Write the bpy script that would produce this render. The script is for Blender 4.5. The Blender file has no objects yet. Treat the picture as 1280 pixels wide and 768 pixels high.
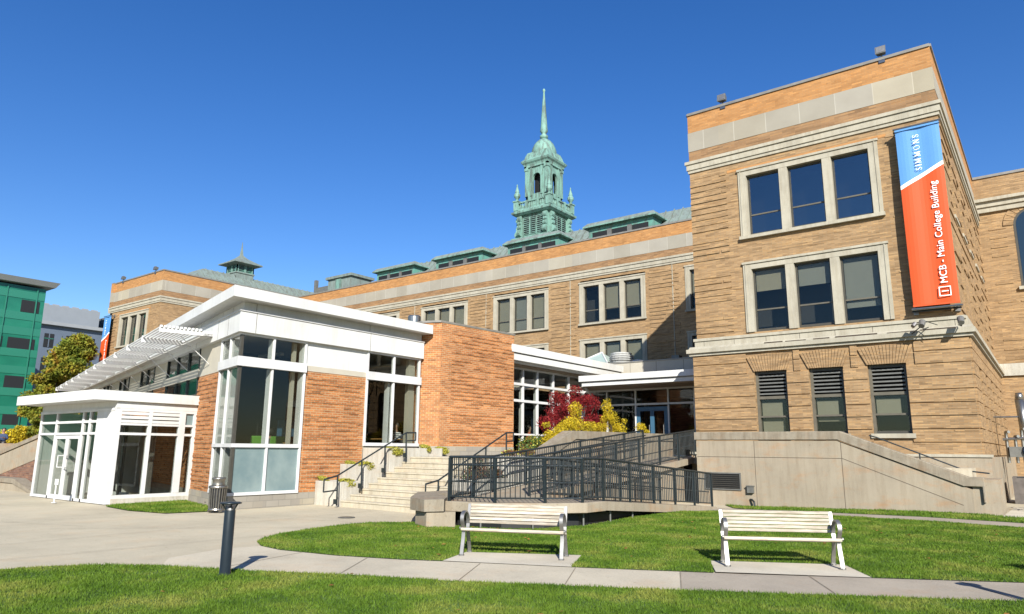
import bpy, bmesh, math, random
import numpy as np
from mathutils import Vector, Matrix
R = math.radians
rnd = random.Random(7)
C = bpy.context.scene.collection
scn = bpy.context.scene

# ------------------------------------------------------------------ camera, sky, sun, exposure
def camera():
    f, t, r, a = 877.25, R(11.491), R(.507), R(37.358)
    h = Vector((-math.sin(a), math.cos(a), 0)); rr = Vector((math.cos(a), math.sin(a), 0)); z = Vector((0, 0, 1))
    fw = math.cos(t)*h+math.sin(t)*z; u = -math.sin(t)*h+math.cos(t)*z
    rt = math.cos(r)*rr+math.sin(r)*u; up = -math.sin(r)*rr+math.cos(r)*u
    cd = bpy.data.cameras.new('camera'); co = bpy.data.objects.new('camera', cd); C.objects.link(co)
    co.matrix_world = Matrix(((rt.x, up.x, -fw.x, 0), (rt.y, up.y, -fw.y, 0), (rt.z, up.z, -fw.z, 1.6), (0, 0, 0, 1)))
    cd.sensor_width = 36; cd.lens = f/1280*36; cd.clip_end = 3000; cd.clip_start = .05
    scn.camera = co
camera()
SUN_AZ, SUN_EL = 42, 29.5
w = bpy.data.worlds.new('World'); scn.world = w; w.use_nodes = True
nt = w.node_tree; bg = nt.nodes['Background']
sk = nt.nodes.new('ShaderNodeTexSky'); sk.sky_type = 'NISHITA'; sk.sun_disc = False
sk.sun_elevation = R(SUN_EL); sk.sun_rotation = R(180-SUN_AZ)
sk.air_density = 1.0; sk.dust_density = .15; sk.ozone_density = 3.0; sk.altitude = 0
hs = nt.nodes.new('ShaderNodeHueSaturation'); hs.inputs['Saturation'].default_value = 1.31; hs.inputs['Hue'].default_value = .513
nt.links.new(sk.outputs[0], hs.inputs['Color']); nt.links.new(hs.outputs[0], bg.inputs[0])
bg.inputs[1].default_value = .085
sl = bpy.data.lights.new('sun', 'SUN'); so = bpy.data.objects.new('sun', sl); C.objects.link(so)
sl.energy = 5.0; sl.angle = R(.5); sl.color = (1, .96, .885)
tv = Vector((-math.sin(R(SUN_AZ))*math.cos(R(SUN_EL)), math.cos(R(SUN_AZ))*math.cos(R(SUN_EL)), -math.sin(R(SUN_EL))))
so.rotation_euler = tv.to_track_quat('-Z', 'Y').to_euler(); so.location = (10, -10, 30)
scn.view_settings.view_transform = 'Standard'; scn.view_settings.look = 'None'
scn.view_settings.exposure = .91; scn.view_settings.gamma = 1
scn.cycles.max_bounces = 6; scn.cycles.transparent_max_bounces = 12
scn.cycles.caustics_reflective = False; scn.cycles.caustics_refractive = False

# ------------------------------------------------------------------ materials
M = {}
K = .66
def kc(c, n=''): return c if n.startswith('white_') or n == 'banner_white' else tuple(x*K for x in c)
def newmat(n):
    m = bpy.data.materials.new(n); m.use_nodes = True; M[n] = m
    return m, m.node_tree, m.node_tree.nodes['Principled BSDF']
def coords(t, kind='Object', scale=(1, 1, 1)):
    tc = t.nodes.new('ShaderNodeTexCoord'); mp = t.nodes.new('ShaderNodeMapping'); mp.inputs['Scale'].default_value = scale
    t.links.new(tc.outputs[kind], mp.inputs[0]); return mp.outputs[0]
def noise(t, vec, s, d=4, r=.55):
    n = t.nodes.new('ShaderNodeTexNoise'); n.inputs['Scale'].default_value = s; n.inputs['Detail'].default_value = d; n.inputs['Roughness'].default_value = r
    t.links.new(vec, n.inputs['Vector']); return n.outputs['Fac']
def ramp(t, fac, stops):
    r = t.nodes.new('ShaderNodeValToRGB'); t.links.new(fac, r.inputs[0]); e = r.color_ramp.elements
    while len(e) < len(stops): e.new(.5)
    for i, (p, c) in enumerate(stops): e[i].position = p; e[i].color = (*c, 1)
    return r.outputs[0]
def mix(t, a, b, fac, mode='MIX'):
    m = t.nodes.new('ShaderNodeMix'); m.data_type = 'RGBA'; m.blend_type = mode
    for s, v in ((m.inputs[0], fac), (m.inputs[6], a), (m.inputs[7], b)):
        if hasattr(v, 'links'): t.links.new(v, s)
        elif isinstance(v, (int, float)): s.default_value = v
        else: s.default_value = (*v, 1)
    return m.outputs[2]
def bump(t, p, h, st=.3, dist=.01):
    b = t.nodes.new('ShaderNodeBump'); b.inputs['Strength'].default_value = st; b.inputs['Distance'].default_value = dist
    t.links.new(h, b.inputs['Height']); t.links.new(b.outputs[0], p.inputs['Normal'])
def plain(n, col, rough=.6, metal=0, var=.15, s=3, bst=.1, kind='Object', stretch=(1, 1, 1), fine=0):
    m, t, p = newmat(n); v = coords(t, kind, stretch); col = kc(col, n)
    c1 = tuple(c*(1-var) for c in col); c2 = tuple(min(1, c*(1+var)) for c in col)
    nz = noise(t, v, s, 6)
    c = ramp(t, nz, [(.3, c1), (.7, c2)])
    if fine:
        n2 = noise(t, v, s*fine, 3); c = mix(t, c, ramp(t, n2, [(.3, (.7, .7, .7)), (.7, (1.25, 1.25, 1.25))]), .7, 'MULTIPLY')
    t.links.new(c, p.inputs['Base Color']); p.inputs['Roughness'].default_value = rough; p.inputs['Metallic'].default_value = metal
    if bst: bump(t, p, nz, bst, .02)
    return m
def brick(n, c1, c2, mortar, bw, rh, ms, dark=.25, rough=.85, tone=None, off=.5, bst=.25):
    m, t, p = newmat(n); v = coords(t, 'UV'); c1, c2, mortar = kc(c1), kc(c2), kc(mortar)
    def bt(a, b_, mo):
        b = t.nodes.new('ShaderNodeTexBrick'); b.inputs['Scale'].default_value = 1; b.offset = off
        b.inputs['Brick Width'].default_value = bw; b.inputs['Row Height'].default_value = rh
        b.inputs['Mortar Size'].default_value = ms; b.inputs['Mortar Smooth'].default_value = .1; b.inputs['Bias'].default_value = 0
        b.inputs['Color1'].default_value = (*a, 1); b.inputs['Color2'].default_value = (*b_, 1); b.inputs['Mortar'].default_value = (*mo, 1)
        t.links.new(v, b.inputs['Vector']); return b
    b = bt(c1, c2, mortar)
    b2 = t.nodes.new('ShaderNodeTexBrick'); b2.inputs['Scale'].default_value = 1; b2.offset = off; b2.offset_frequency = 3
    b2.inputs['Brick Width'].default_value = bw*1.5; b2.inputs['Row Height'].default_value = rh; b2.inputs['Mortar Size'].default_value = 0
    b2.inputs['Color1'].default_value = (1, 1, 1, 1); b2.inputs['Color2'].default_value = (0, 0, 0, 1)
    t.links.new(v, b2.inputs['Vector']); dk = ramp(t, b2.outputs['Color'], [(.0, (1-dark*2.2,)*3), (.35, (1-dark*.4,)*3), (.7, (1, 1, 1)), (1, (1.2, 1.16, 1.05))])
    c = mix(t, b.outputs['Color'], dk, .9, 'MULTIPLY')
    big = noise(t, coords(t, 'UV', (.35, .35, 1)), 1.5, 5)
    c = mix(t, c, ramp(t, big, [(.3, (.86, .84, .82)), (.7, (1.1, 1.1, 1.1))]), .8, 'MULTIPLY')
    t.links.new(c, p.inputs['Base Color']); p.inputs['Roughness'].default_value = rough
    p.inputs['Specular IOR Level'].default_value = .2
    hb = bt((.5,)*3, (1,)*3, (0, 0, 0))
    bump(t, p, hb.outputs['Color'], bst, .02)
    return m
brick('roman_brick', (.52, .335, .172), (.38, .23, .11), (.36, .28, .175), .235, .046, .006, .14)
brick('parapet_brick', (.60, .31, .12), (.50, .24, .085), (.45, .27, .13), .22, .06, .006, .08)
brick('frieze_brick', (.42, .25, .125), (.34, .19, .09), (.36, .25, .15), .30, .052, .006, .15)
brick('orange_brick', (.62, .255, .092), (.48, .18, .066), (.54, .38, .22), .203, .068, .010, .15)
brick('base_block', (.36, .33, .28), (.42, .39, .33), (.30, .28, .24), .40, .17, .008, .04)
brick('band_stone', (.40, .37, .30), (.46, .43, .36), (.55, .52, .44), 1.22, 20, .014, .02, off=0, bst=.1)
brick('path_brick', (.33, .17, .11), (.22, .11, .08), (.25, .2, .16), .25, .08, .01, .15)
def stone(n, col, dirt=.5, streak=True, s=1.2, fine=.6, warm=0, rough=.85):
    m, t, p = newmat(n); v = coords(t, 'Object'); col = kc(col, n)
    a = noise(t, v, s, 8, .65); c = ramp(t, a, [(.25, tuple(x*.78 for x in col)), (.55, col), (.8, tuple(min(1, x*1.12) for x in col))])
    if streak:
        b = noise(t, coords(t, 'Object', (5, 5, .5)), 1.3, 5, .7)
        c = mix(t, c, ramp(t, b, [(.36, (.62, .55, .47)), (.56, (1, 1, 1))]), dirt, 'MULTIPLY')
    if warm:
        wn = noise(t, coords(t, 'Object', (.6, .6, 1.4)), 1.7, 6, .7); c = mix(t, c, ramp(t, wn, [(.52, (1, 1, 1)), (.70, (1.12, .80, .58))]), warm, 'MULTIPLY')
        sp_ = noise(t, coords(t, 'Object'), 9, 6, .75); c = mix(t, c, ramp(t, sp_, [(.30, (.55, .52, .48)), (.40, (1, 1, 1))]), .7, 'MULTIPLY')
    f = noise(t, v, 60, 3); c = mix(t, c, ramp(t, f, [(.3, (.82,)*3), (.7, (1.1,)*3)]), fine, 'MULTIPLY')
    t.links.new(c, p.inputs['Base Color']); p.inputs['Roughness'].default_value = rough; p.inputs['Specular IOR Level'].default_value = .25
    bump(t, p, f, .25, .01); return m
stone('limestone', (.56, .52, .41), .35)
stone('concrete_wall', (.45, .385, .285), .3, s=.7, warm=.7)
stone('coping_concrete', (.38, .33, .25), .55, s=4, warm=.5)
stone('stair_concrete', (.68, .61, .46), .35, s=2, warm=.35)
stone('white_concrete', (.44, .42, .36), .45, warm=.3)
stone('plaza_concrete', (.69, .61, .44), 0, False, .5, .7, .22)
stone('walk_concrete', (.72, .64, .48), 0, False, .8, .7, .2)
stone('walk_beige', (.52, .45, .35), 0, False, .8, .7, .3)
stone('pad_concrete', (.78, .71, .56), 0, False, .9, .7, .15)
stone('white_panel', (.57, .575, .555), .16, True, .35, .12, 0, .5)
stone('white_frame', (.56, .56, .55), .12, True, .8, .12, 0, .5)
plain('beige_panel', (.62, .57, .46), .6, 0, .05, 2, 0)
plain('soffit_brown', (.30, .22, .14), .7, 0, .1, 2, 0)
plain('coping_metal', (.33, .31, .27), .5, .3, .15, 4, 0)
plain('dark_rail', (.020, .030, .033), .45, .1, .3, 20, .05)
plain('bollard_grey', (.035, .048, .052), .35, .4, .12, 8, .03)
plain('steel', (.42, .41, .39), .5, .9, .12, 10, .03)
plain('galvanised', (.42, .42, .40), .3, .9, .1, 6, .02)
plain('bin_steel', (.36, .34, .30), .38, .85, .2, 10, .02)
plain('bench_wood', (.68, .63, .53), .7, 0, .25, 2, .2, 'Object', (1, 14, 14), 3)
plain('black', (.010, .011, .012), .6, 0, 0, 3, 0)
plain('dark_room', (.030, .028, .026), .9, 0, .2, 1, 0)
plain('room_wall', (.07, .055, .04), .9, 0, .2, .6, 0)
plain('room_floor', (.08, .06, .045), .5, 0, .2, 1, 0)
plain('blind', (.30, .265, .19), .8, 0, .05, 3, 0)
plain('blind_grey', (.24, .235, .20), .8, 0, .05, 3, 0)
plain('sash', (.075, .07, .055), .5, 0, .15, 6, 0)
plain('light_sash', (.15, .135, .10), .5, 0, .15, 6, 0)
plain('vent_grey', (.22, .22, .20), .5, .3, .15, 6, 0)
plain('soil', (.07, .05, .035), .95, 0, .3, 8, .4)
plain('skylight_glass', (.42, .55, .52), .25, 0, .06, 3, 0)
plain('green_chair', (.16, .42, .05), .5, 0, .05, 3, 0)
plain('table_wood', (.55, .30, .10), .4, 0, .1, 3, 0)
plain('skin', (.45, .25, .16), .6, 0, .05, 3, 0)
plain('hair', (.02, .014, .01), .6, 0, .1, 9, 0)
plain('orange_cloth', (.75, .16, .06), .8, 0, .05, 3, 0)
plain('navy_cloth', (.03, .06, .14), .8, 0, .05, 3, 0)
plain('grey_cloth', (.12, .11, .11), .8, 0, .05, 3, 0)
plain('banner_blue', (.12, .35, .74), .55, 0, .03, 1.5, .05)
plain('banner_orange', (.80, .10, .010), .55, 0, .03, 1.5, .05)
plain('banner_white', (.85, .85, .85), .55, 0, 0, 1.5, 0)
plain('grey_metal_wall', (.34, .37, .40), .5, .2, .04, 1, 0)
plain('blue_grey_wall', (.15, .19, .25), .5, .1, .08, .4, 0)
plain('roof_edge_grey', (.40, .42, .43), .5, .2, .05, 1, 0)
plain('bark', (.09, .065, .045), .9, 0, .3, 6, .6)
plain('rock', (.15, .13, .115), .8, 0, .3, 4, .5)
m, t, p = newmat('stripe_cloth'); wv = t.nodes.new('ShaderNodeTexWave'); wv.bands_direction = 'Z'; wv.inputs['Scale'].default_value = 4.5
t.links.new(coords(t, 'Object'), wv.inputs[0]); t.links.new(ramp(t, wv.outputs['Fac'], [(.48, (.02, .02, .03)), (.52, (.75, .75, .75))]), p.inputs['Base Color'])
# copper patina
def patina(n, col, drk, s):
    m, t, p = newmat(n); v = coords(t, 'Object'); a = noise(t, v, s, 7, .7); b = noise(t, coords(t, 'Object', (3, 3, .6)), 1.2, 5, .7)
    c = mix(t, ramp(t, a, [(.3, tuple(x*.8 for x in col)), (.65, col)]), drk, ramp(t, b, [(.46, (0, 0, 0)), (.62, (.85,)*3)]))
    t.links.new(c, p.inputs['Base Color']); p.inputs['Roughness'].default_value = .75; bump(t, p, a, .2, .03)
patina('copper_green', (.16, .30, .25), (.07, .09, .075), 1.5)
patina('copper_roof', (.17, .215, .195), (.11, .12, .105), .8)
patina('copper_teal', (.10, .27, .22), (.09, .13, .11), 1.2)
bw_ = M['bench_wood']; t = bw_.node_tree; p = t.nodes['Principled BSDF']; src = p.inputs['Base Color'].links[0].from_socket; oi = t.nodes.new('ShaderNodeObjectInfo')
wn = noise(t, coords(t, 'Object', (.8, 9, 9)), 4, 6, .7); c = mix(t, src, ramp(t, oi.outputs['Random'], [(0, (.72, .70, .66)), (1, (1.08, 1.06, 1.02))]), 1, 'MULTIPLY')
t.links.new(mix(t, c, ramp(t, wn, [(.42, (.62, .52, .42)), (.55, (1, 1, 1))]), .6, 'MULTIPLY'), p.inputs['Base Color'])
# glass
def glass(n, tint, base, rough=.0, fr=1.0, rc=(1, 1, 1)):
    m, t, p = newmat(n); t.nodes.remove(p); out = t.nodes['Material Output']
    tr = t.nodes.new('ShaderNodeBsdfTransparent'); tr.inputs[0].default_value = (*tint, 1)
    gl = t.nodes.new('ShaderNodeBsdfGlossy'); gl.inputs['Roughness'].default_value = rough; gl.inputs[0].default_value = (*rc, 1)
    lw = t.nodes.new('ShaderNodeFresnel'); gm = t.nodes.new('ShaderNodeNewGeometry'); im = t.nodes.new('ShaderNodeMath'); im.operation = 'MULTIPLY_ADD'
    im.inputs[1].default_value = 1/1.5-1.5; im.inputs[2].default_value = 1.5; t.links.new(gm.outputs['Backfacing'], im.inputs[0]); t.links.new(im.outputs[0], lw.inputs[0])
    ma = t.nodes.new('ShaderNodeMath'); ma.operation = 'MULTIPLY_ADD'; ma.inputs[1].default_value = fr; ma.inputs[2].default_value = base; ma.use_clamp = True
    t.links.new(lw.outputs[0], ma.inputs[0]); mx = t.nodes.new('ShaderNodeMixShader')
    t.links.new(ma.outputs[0], mx.inputs[0]); t.links.new(tr.outputs[0], mx.inputs[1]); t.links.new(gl.outputs[0], mx.inputs[2]); t.links.new(mx.outputs[0], out.inputs[0])
    nz = noise(t, coords(t, 'Object'), .9, 1); b = t.nodes.new('ShaderNodeBump'); b.inputs['Strength'].default_value = .06; b.inputs['Distance'].default_value = .05
    t.links.new(nz, b.inputs['Height']); t.links.new(b.outputs[0], gl.inputs['Normal'])
glass('pane', (.88, .9, .88), .0, .01, 1.0, (.6, .62, .6))
glass('sky_pane', (.6, .62, .6), .12, .01)
m, t, p = newmat('dark_glass'); p.inputs['Base Color'].default_value = (.015, .03, .05, 1); p.inputs['Roughness'].default_value = .08
glass('clear_pane', (.80, .82, .80), .0, 0, .8, (.75, .75, .75))
m, t, p = newmat('frosted'); p.inputs['Base Color'].default_value = (.30, .38, .36, 1); p.inputs['Roughness'].default_value = .18
t.links.new(ramp(t, noise(t, coords(t, 'Object'), 1.5, 3), [(.35, (.13, .185, .19)), (.65, (.19, .245, .24))]), p.inputs['Base Color'])
m, t, p = newmat('green_glass'); p.inputs['Roughness'].default_value = .15
t.links.new(ramp(t, noise(t, coords(t, 'Object', (.12, .12, .2)), 1.6, 2), [(.35, (.008, .085, .055)), (.65, (.018, .15, .095))]), p.inputs['Base Color'])
m, t, p = newmat('green_glass_pale'); p.inputs['Roughness'].default_value = .2; p.inputs['Base Color'].default_value = (.025, .15, .10, 1)
# grass ground + blades
m, t, p = newmat('lawn_soil'); v = coords(t, 'Object'); a = noise(t, v, 1.1, 5); b = noise(t, v, 25, 3)
c = mix(t, ramp(t, a, [(.35, (.045, .09, .012)), (.65, (.075, .135, .022))]), ramp(t, b, [(.3, (.6, .6, .6)), (.7, (1.3, 1.3, 1.2))]), .8, 'MULTIPLY')
t.links.new(c, p.inputs['Base Color']); p.inputs['Roughness'].default_value = .9; bump(t, p, b, .8, .03)
def leafmat(n, cols, sc=3.0, trans=.25):
    m, t, p = newmat(n); v = coords(t, 'Object'); a = noise(t, v, sc, 3, .6); g = t.nodes.new('ShaderNodeNewGeometry')
    kk = .86 if n.startswith('grass') else .82; cols = [tuple(x*kk for x in q_) for q_ in cols]; k = len(cols); c = ramp(t, a, [(.30+.40*i/(k-1), cols[i]) for i in range(k)])
    r = ramp(t, g.outputs['Random Per Island'], [(0, (.6, .6, .6)), (1, (1.45, 1.4, 1.3))])
    c = mix(t, c, r, .85, 'MULTIPLY'); t.links.new(c, p.inputs['Base Color']); p.inputs['Roughness'].default_value = .6
    p.inputs['Specular IOR Level'].default_value = .2
    tl = t.nodes.new('ShaderNodeBsdfTranslucent'); t.links.new(c, tl.inputs[0]); mx = t.nodes.new('ShaderNodeMixShader'); mx.inputs[0].default_value = trans
    t.links.new(p.outputs[0], mx.inputs[1]); t.links.new(tl.outputs[0], mx.inputs[2]); t.links.new(mx.outputs[0], t.nodes['Material Output'].inputs[0])
leafmat('grass_blade', [(.075, .155, .013), (.135, .228, .023), (.265, .295, .06)], 1.1, .35)
leafmat('leaf_autumn', [(.08, .14, .02), (.18, .22, .03), (.30, .28, .035), (.34, .15, .03)], .9, .35)
leafmat('leaf_yellow', [(.20, .20, .02), (.55, .42, .02), (.72, .56, .04)], 3)
leafmat('leaf_red', [(.09, .01, .012), (.22, .014, .02), (.33, .04, .03)], 3)
leafmat('leaf_green', [(.03, .08, .02), (.07, .14, .03), (.14, .18, .06)], 3)
leafmat('leaf_brown', [(.10, .03, .02), (.20, .07, .03), (.10, .10, .03)], 4)
leafmat('leaf_lime', [(.26, .28, .04), (.42, .40, .06), (.50, .48, .10)], 4)
leafmat('leaf_dry', [(.35, .16, .04), (.45, .22, .07)], 2)

# ------------------------------------------------------------------ mesh helpers
class Fr:
    """wall frame: u along the wall, v up, n outward"""
    def __init__(s, o, ang):        # ang: direction of u from +X (deg); outward normal = u rotated by -90 deg
        s.o = Vector((o[0], o[1], o[2] if len(o) > 2 else 0)); a = R(ang)
        s.u = Vector((math.cos(a), math.sin(a), 0)); s.n = Vector((math.sin(a), -math.cos(a), 0))
    def p(s, u, v, n=0): return s.o+s.u*u+s.n*n+Vector((0, 0, v))
W0 = Fr((0, 0, 0), 0)   # u=+X, v=Z, n=-Y (n = distance towards -Y)
class MB:
    def __init__(s): s.v = []; s.f = []; s.m = []; s.mats = []
    def mi(s, m):
        if m not in s.mats: s.mats.append(m)
        return s.mats.index(m)
    def face(s, pts, m):
        b = len(s.v); s.v += [Vector(p) for p in pts]; s.f.append(tuple(range(b, b+len(pts)))); s.m.append(s.mi(m))
    def hexa(s, P, m):   # P: 8 points, bottom 4 ccw, top 4
        b = len(s.v); s.v += [Vector(p) for p in P]; k = s.mi(m)
        for q in ((0, 3, 2, 1), (4, 5, 6, 7), (0, 1, 5, 4), (1, 2, 6, 5), (2, 3, 7, 6), (3, 0, 4, 7)):
            s.f.append(tuple(b+i for i in q)); s.m.append(k)
    def box(s, fr, u0, u1, v0, v1, n0, n1, m):
        if u0 > u1: u0, u1 = u1, u0
        if v0 > v1: v0, v1 = v1, v0
        if n0 > n1: n0, n1 = n1, n0
        s.hexa([fr.p(u0, v0, n1), fr.p(u1, v0, n1), fr.p(u1, v0, n0), fr.p(u0, v0, n0), fr.p(u0, v1, n1), fr.p(u1, v1, n1), fr.p(u1, v1, n0), fr.p(u0, v1, n0)], m)
    def cube(s, x0, x1, y0, y1, z0, z1, m): s.box(W0, x0, x1, z0, z1, -y0, -y1, m)
    def prism(s, poly, z0, z1, m, ms=None):    # poly in xy; z0,z1 number or list
        n = len(poly); a = sum(poly[i][0]*poly[(i+1) % n][1]-poly[(i+1) % n][0]*poly[i][1] for i in range(n))
        Z0 = z0 if isinstance(z0, (list, tuple)) else [z0]*n; Z1 = z1 if isinstance(z1, (list, tuple)) else [z1]*n
        idx = list(range(n))
        if a < 0: idx.reverse()
        b = len(s.v); k = s.mi(m); ks = s.mi(ms or m)
        s.v += [Vector((poly[i][0], poly[i][1], Z0[i])) for i in idx]+[Vector((poly[i][0], poly[i][1], Z1[i])) for i in idx]
        s.f.append(tuple(b+i for i in reversed(range(n)))); s.m.append(k); s.f.append(tuple(b+n+i for i in range(n))); s.m.append(k)
        for i in range(n):
            j = (i+1) % n; s.f.append((b+i, b+j, b+n+j, b+n+i)); s.m.append(ks)
    def wprism(s, fr, poly, n0, n1, m):        # polygon in the wall plane, thickness along n
        n = len(poly); a = sum(poly[i][0]*poly[(i+1) % n][1]-poly[(i+1) % n][0]*poly[i][1] for i in range(n))
        if a < 0: poly = poly[::-1]
        if n0 > n1: n0, n1 = n1, n0
        b = len(s.v); k = s.mi(m)
        s.v += [fr.p(x, y, n1) for x, y in poly]+[fr.p(x, y, n0) for x, y in poly]
        s.f.append(tuple(b+i for i in range(n))); s.m.append(k); s.f.append(tuple(b+n+i for i in reversed(range(n)))); s.m.append(k)
        for i in range(n):
            j = (i+1) % n; s.f.append((b+i, b+n+i, b+n+j, b+j)); s.m.append(k)
    def tube(s, p0, p1, r, m, seg=8, r1=None):
        p0 = Vector(p0); p1 = Vector(p1); d = (p1-p0)
        if d.length < 1e-6: return
        d.normalize(); a = d.orthogonal().normalized(); c = d.cross(a); r1 = r if r1 is None else r1; b = len(s.v); k = s.mi(m)
        for q, rr in ((p0, r), (p1, r1)):
            for i in range(seg):
                t = 2*math.pi*i/seg; s.v.append(q+(a*math.cos(t)+c*math.sin(t))*rr)
        for i in range(seg):
            j = (i+1) % seg; s.f.append((b+i, b+j, b+seg+j, b+seg+i)); s.m.append(k)
        s.f.append(tuple(b+i for i in reversed(range(seg)))); s.m.append(k); s.f.append(tuple(b+seg+i for i in range(seg))); s.m.append(k)
    def path(s, pts, r, m, seg=8):
        for a, b in zip(pts, pts[1:]): s.tube(a, b, r, m, seg)
    def lathe(s, c, prof, m, seg=20, sq=None, rot=0):   # prof: (r,z) list ; closed when r=0
        b = len(s.v); k = s.mi(m); c = Vector(c)
        for r, z in prof:
            for i in range(seg):
                t = 2*math.pi*i/seg+rot; s.v.append(c+Vector((math.cos(t)*r, math.sin(t)*r, z)))
        for j in range(len(prof)-1):
            for i in range(seg):
                i2 = (i+1) % seg; s.f.append((b+j*seg+i, b+j*seg+i2, b+(j+1)*seg+i2, b+(j+1)*seg+i)); s.m.append(k)
        s.f.append(tuple(b+i for i in reversed(range(seg)))); s.m.append(k); e = b+(len(prof)-1)*seg
        s.f.append(tuple(e+i for i in range(seg))); s.m.append(k)
    def sq(s, c, prof, m): s.lathe(c, [(r*math.sqrt(2), z) for r, z in prof], m, 4, rot=math.pi/4)
    def build(s, name, parent=None, smooth=False, label=None):
        me = bpy.data.meshes.new(name); off = parent_loc(parent)
        me.from_pydata([tuple(v-off) for v in s.v], [], s.f)
        for mm in s.mats: me.materials.append(M[mm])
        me.polygons.foreach_set('material_index', s.m)
        if smooth: me.polygons.foreach_set('use_smooth', [True]*len(s.f))
        me.update(); nf = len(me.polygons)
        uv = me.uv_layers.new(name='UVMap'); buf = []
        for pl in me.polygons:
            nn = pl.normal
            if abs(nn.z) < .7:
                l = math.hypot(nn.x, nn.y) or 1; tx, ty = -nn.y/l, nn.x/l
                if abs(tx) < .02: tx, ty = 0, 1
                if abs(ty) < .02: tx, ty = 1, 0
                for vi in pl.vertices:
                    q = me.vertices[vi].co+off; buf += [q.x*tx+q.y*ty, q.z]
            else:
                for vi in pl.vertices:
                    q = me.vertices[vi].co+off; buf += [q.x, q.y]
        uv.data.foreach_set('uv', buf)
        o = bpy.data.objects.new(name, me); C.objects.link(o)
        if parent is not None: o.parent = parent
        if label: o['label'] = label
        return o
def parent_loc(p):
    v = Vector((0, 0, 0))
    while p is not None: v += p.location; p = p.parent
    return v
def tag(o, label=None, cat=None, group=None, kind=None):
    if label: o['label'] = label
    if cat: o['category'] = cat
    if group: o['group'] = group
    if kind: o['kind'] = kind
    return o
def thing(name, loc, label, cat, group=None):
    o = bpy.data.objects.new(name, None); C.objects.link(o); o.location = loc; o.empty_display_size = .2
    return tag(o, label, cat, group)
def bevel(o, w=.01, seg=1):
    b = o.modifiers.new('bevel', 'BEVEL'); b.width = w; b.segments = seg; b.limit_method = 'ANGLE'; return o
def copy_tree(o, parent=None):
    c = o.copy(); C.objects.link(c)
    if parent is not None: c.parent = parent
    for ch in list(o.children): copy_tree(ch, c)
    return c
def wall(mb, fr, u0, u1, v0, v1, holes, th, m):
    us = sorted({u0, u1, *[max(u0, min(u1, h[i])) for h in holes for i in (0, 1)]}); vs = sorted({v0, v1, *[max(v0, min(v1, h[i])) for h in holes for i in (2, 3)]})
    for a, b in zip(us, us[1:]):
        run = None
        for c, d in list(zip(vs, vs[1:]))+[(None, None)]:
            solid = c is not None and not any(h[0] < (a+b)/2 < h[1] and h[2] < (c+d)/2 < h[3] for h in holes)
            if solid: run = [c, d] if run is None else [run[0], d]
            elif run: mb.box(fr, a, b, run[0], run[1], -th, 0, m); run = None
def clip(u0, u1, v0, v1, holes):
    segs = [(u0, u1)]
    for h in holes:
        if h[3] > v0 and h[2] < v1:
            ns = []
            for a, b in segs:
                if h[0] > a: ns.append((a, min(b, h[0])))
                if h[1] < b: ns.append((max(a, h[1]), b))
            segs = [q for q in ns if q[1]-q[0] > .02]
    return segs
def bands(mb, fr, u0, u1, v0, v1, holes, pitch, gap, pr, m):
    v = v0
    while v < v1-.05:
        e = min(v+pitch-gap, v1)
        for a, b in clip(u0, u1, v, e, holes): mb.box(fr, a, b, v, e, 0, pr, m)
        v += pitch
def dashes(mb, fr, u0, u1, v0, v1, holes, pitch, h, pr, m, lmin=.5, lmax=1.6, prob=.7):
    v = v0
    while v < v1-h:
        u = u0
        while u < u1-.1:
            l = min(rnd.uniform(lmin, lmax), u1-u)
            if rnd.random() < prob:
                for a, b in clip(u, u+l, v, v+h, holes): mb.box(fr, a, b, v, v+h, 0, pr*rnd.uniform(.6, 1.2), m)
            u += l+rnd.uniform(0, .15)
        v += pitch

# ------------------------------------------------------------------ ground
def gz(x, y):
    d1 = -.11*math.exp(-((x+10.0)**2+(y-12.9)**2)/5.5)
    s = min(1, max(0, (y-17.5)/5.5)); s = s*s*(3-2*s); q = min(1, max(0, (-3-x)/5)); q *= min(1, max(0, (x+13)/2))
    return d1-.12*s*q
def sheet(name, poly, dz, mat, step=.6, **kw):
    bm = bmesh.new(); vs = [bm.verts.new((x, y, 0)) for x, y in poly]; bm.faces.new(vs)
    xs = [p[0] for p in poly]; ys = [p[1] for p in poly]
    for ax, lo, hi in ((0, min(xs), max(xs)), (1, min(ys), max(ys))):
        st = max(step, (hi-lo)/120); c = lo+st
        while c < hi:
            if ax == 0: co, no = (c, 0, 0), (1, 0, 0)
            else: co, no = (0, c, 0), (0, 1, 0)
            bmesh.ops.bisect_plane(bm, geom=bm.verts[:]+bm.edges[:]+bm.faces[:], plane_co=co, plane_no=no); c += st
    for v in bm.verts: v.co.z = gz(v.co.x, v.co.y)+dz
    bmesh.ops.recalc_face_normals(bm, faces=bm.faces[:])
    if sum(f.normal.z for f in bm.faces) < 0: bmesh.ops.reverse_faces(bm, faces=bm.faces[:])
    me = bpy.data.meshes.new(name); bm.to_mesh(me); bm.free(); me.materials.append(M[mat])
    uv = me.uv_layers.new(name='UVMap'); uv.data.foreach_set('uv', [c for l in me.loops for c in me.vertices[l.vertex_index].co[:2]])
    o = bpy.data.objects.new(name, me); C.objects.link(o); return tag(o, **kw)
g = MB(); g.face([(-900, -900, -.5), (900, -900, -.5), (900, 900, -.5), (-900, 900, -.5)], 'plaza_concrete'); tag(g.build('ground'), kind='structure')
sheet('plaza', [(-70, -12), (22, -12), (22, 27), (-70, 27)], -.02, 'plaza_concrete', .55, kind='structure')
sheet('far_yard', [(-300, 27), (60, 27), (60, 150), (-300, 150)], -.03, 'plaza_concrete', 20, kind='structure')
sheet('far_lawn', [(-300, -12), (-70, -12), (-70, 27), (-300, 27)], -.03, 'lawn_soil', 20, kind='structure')
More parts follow.
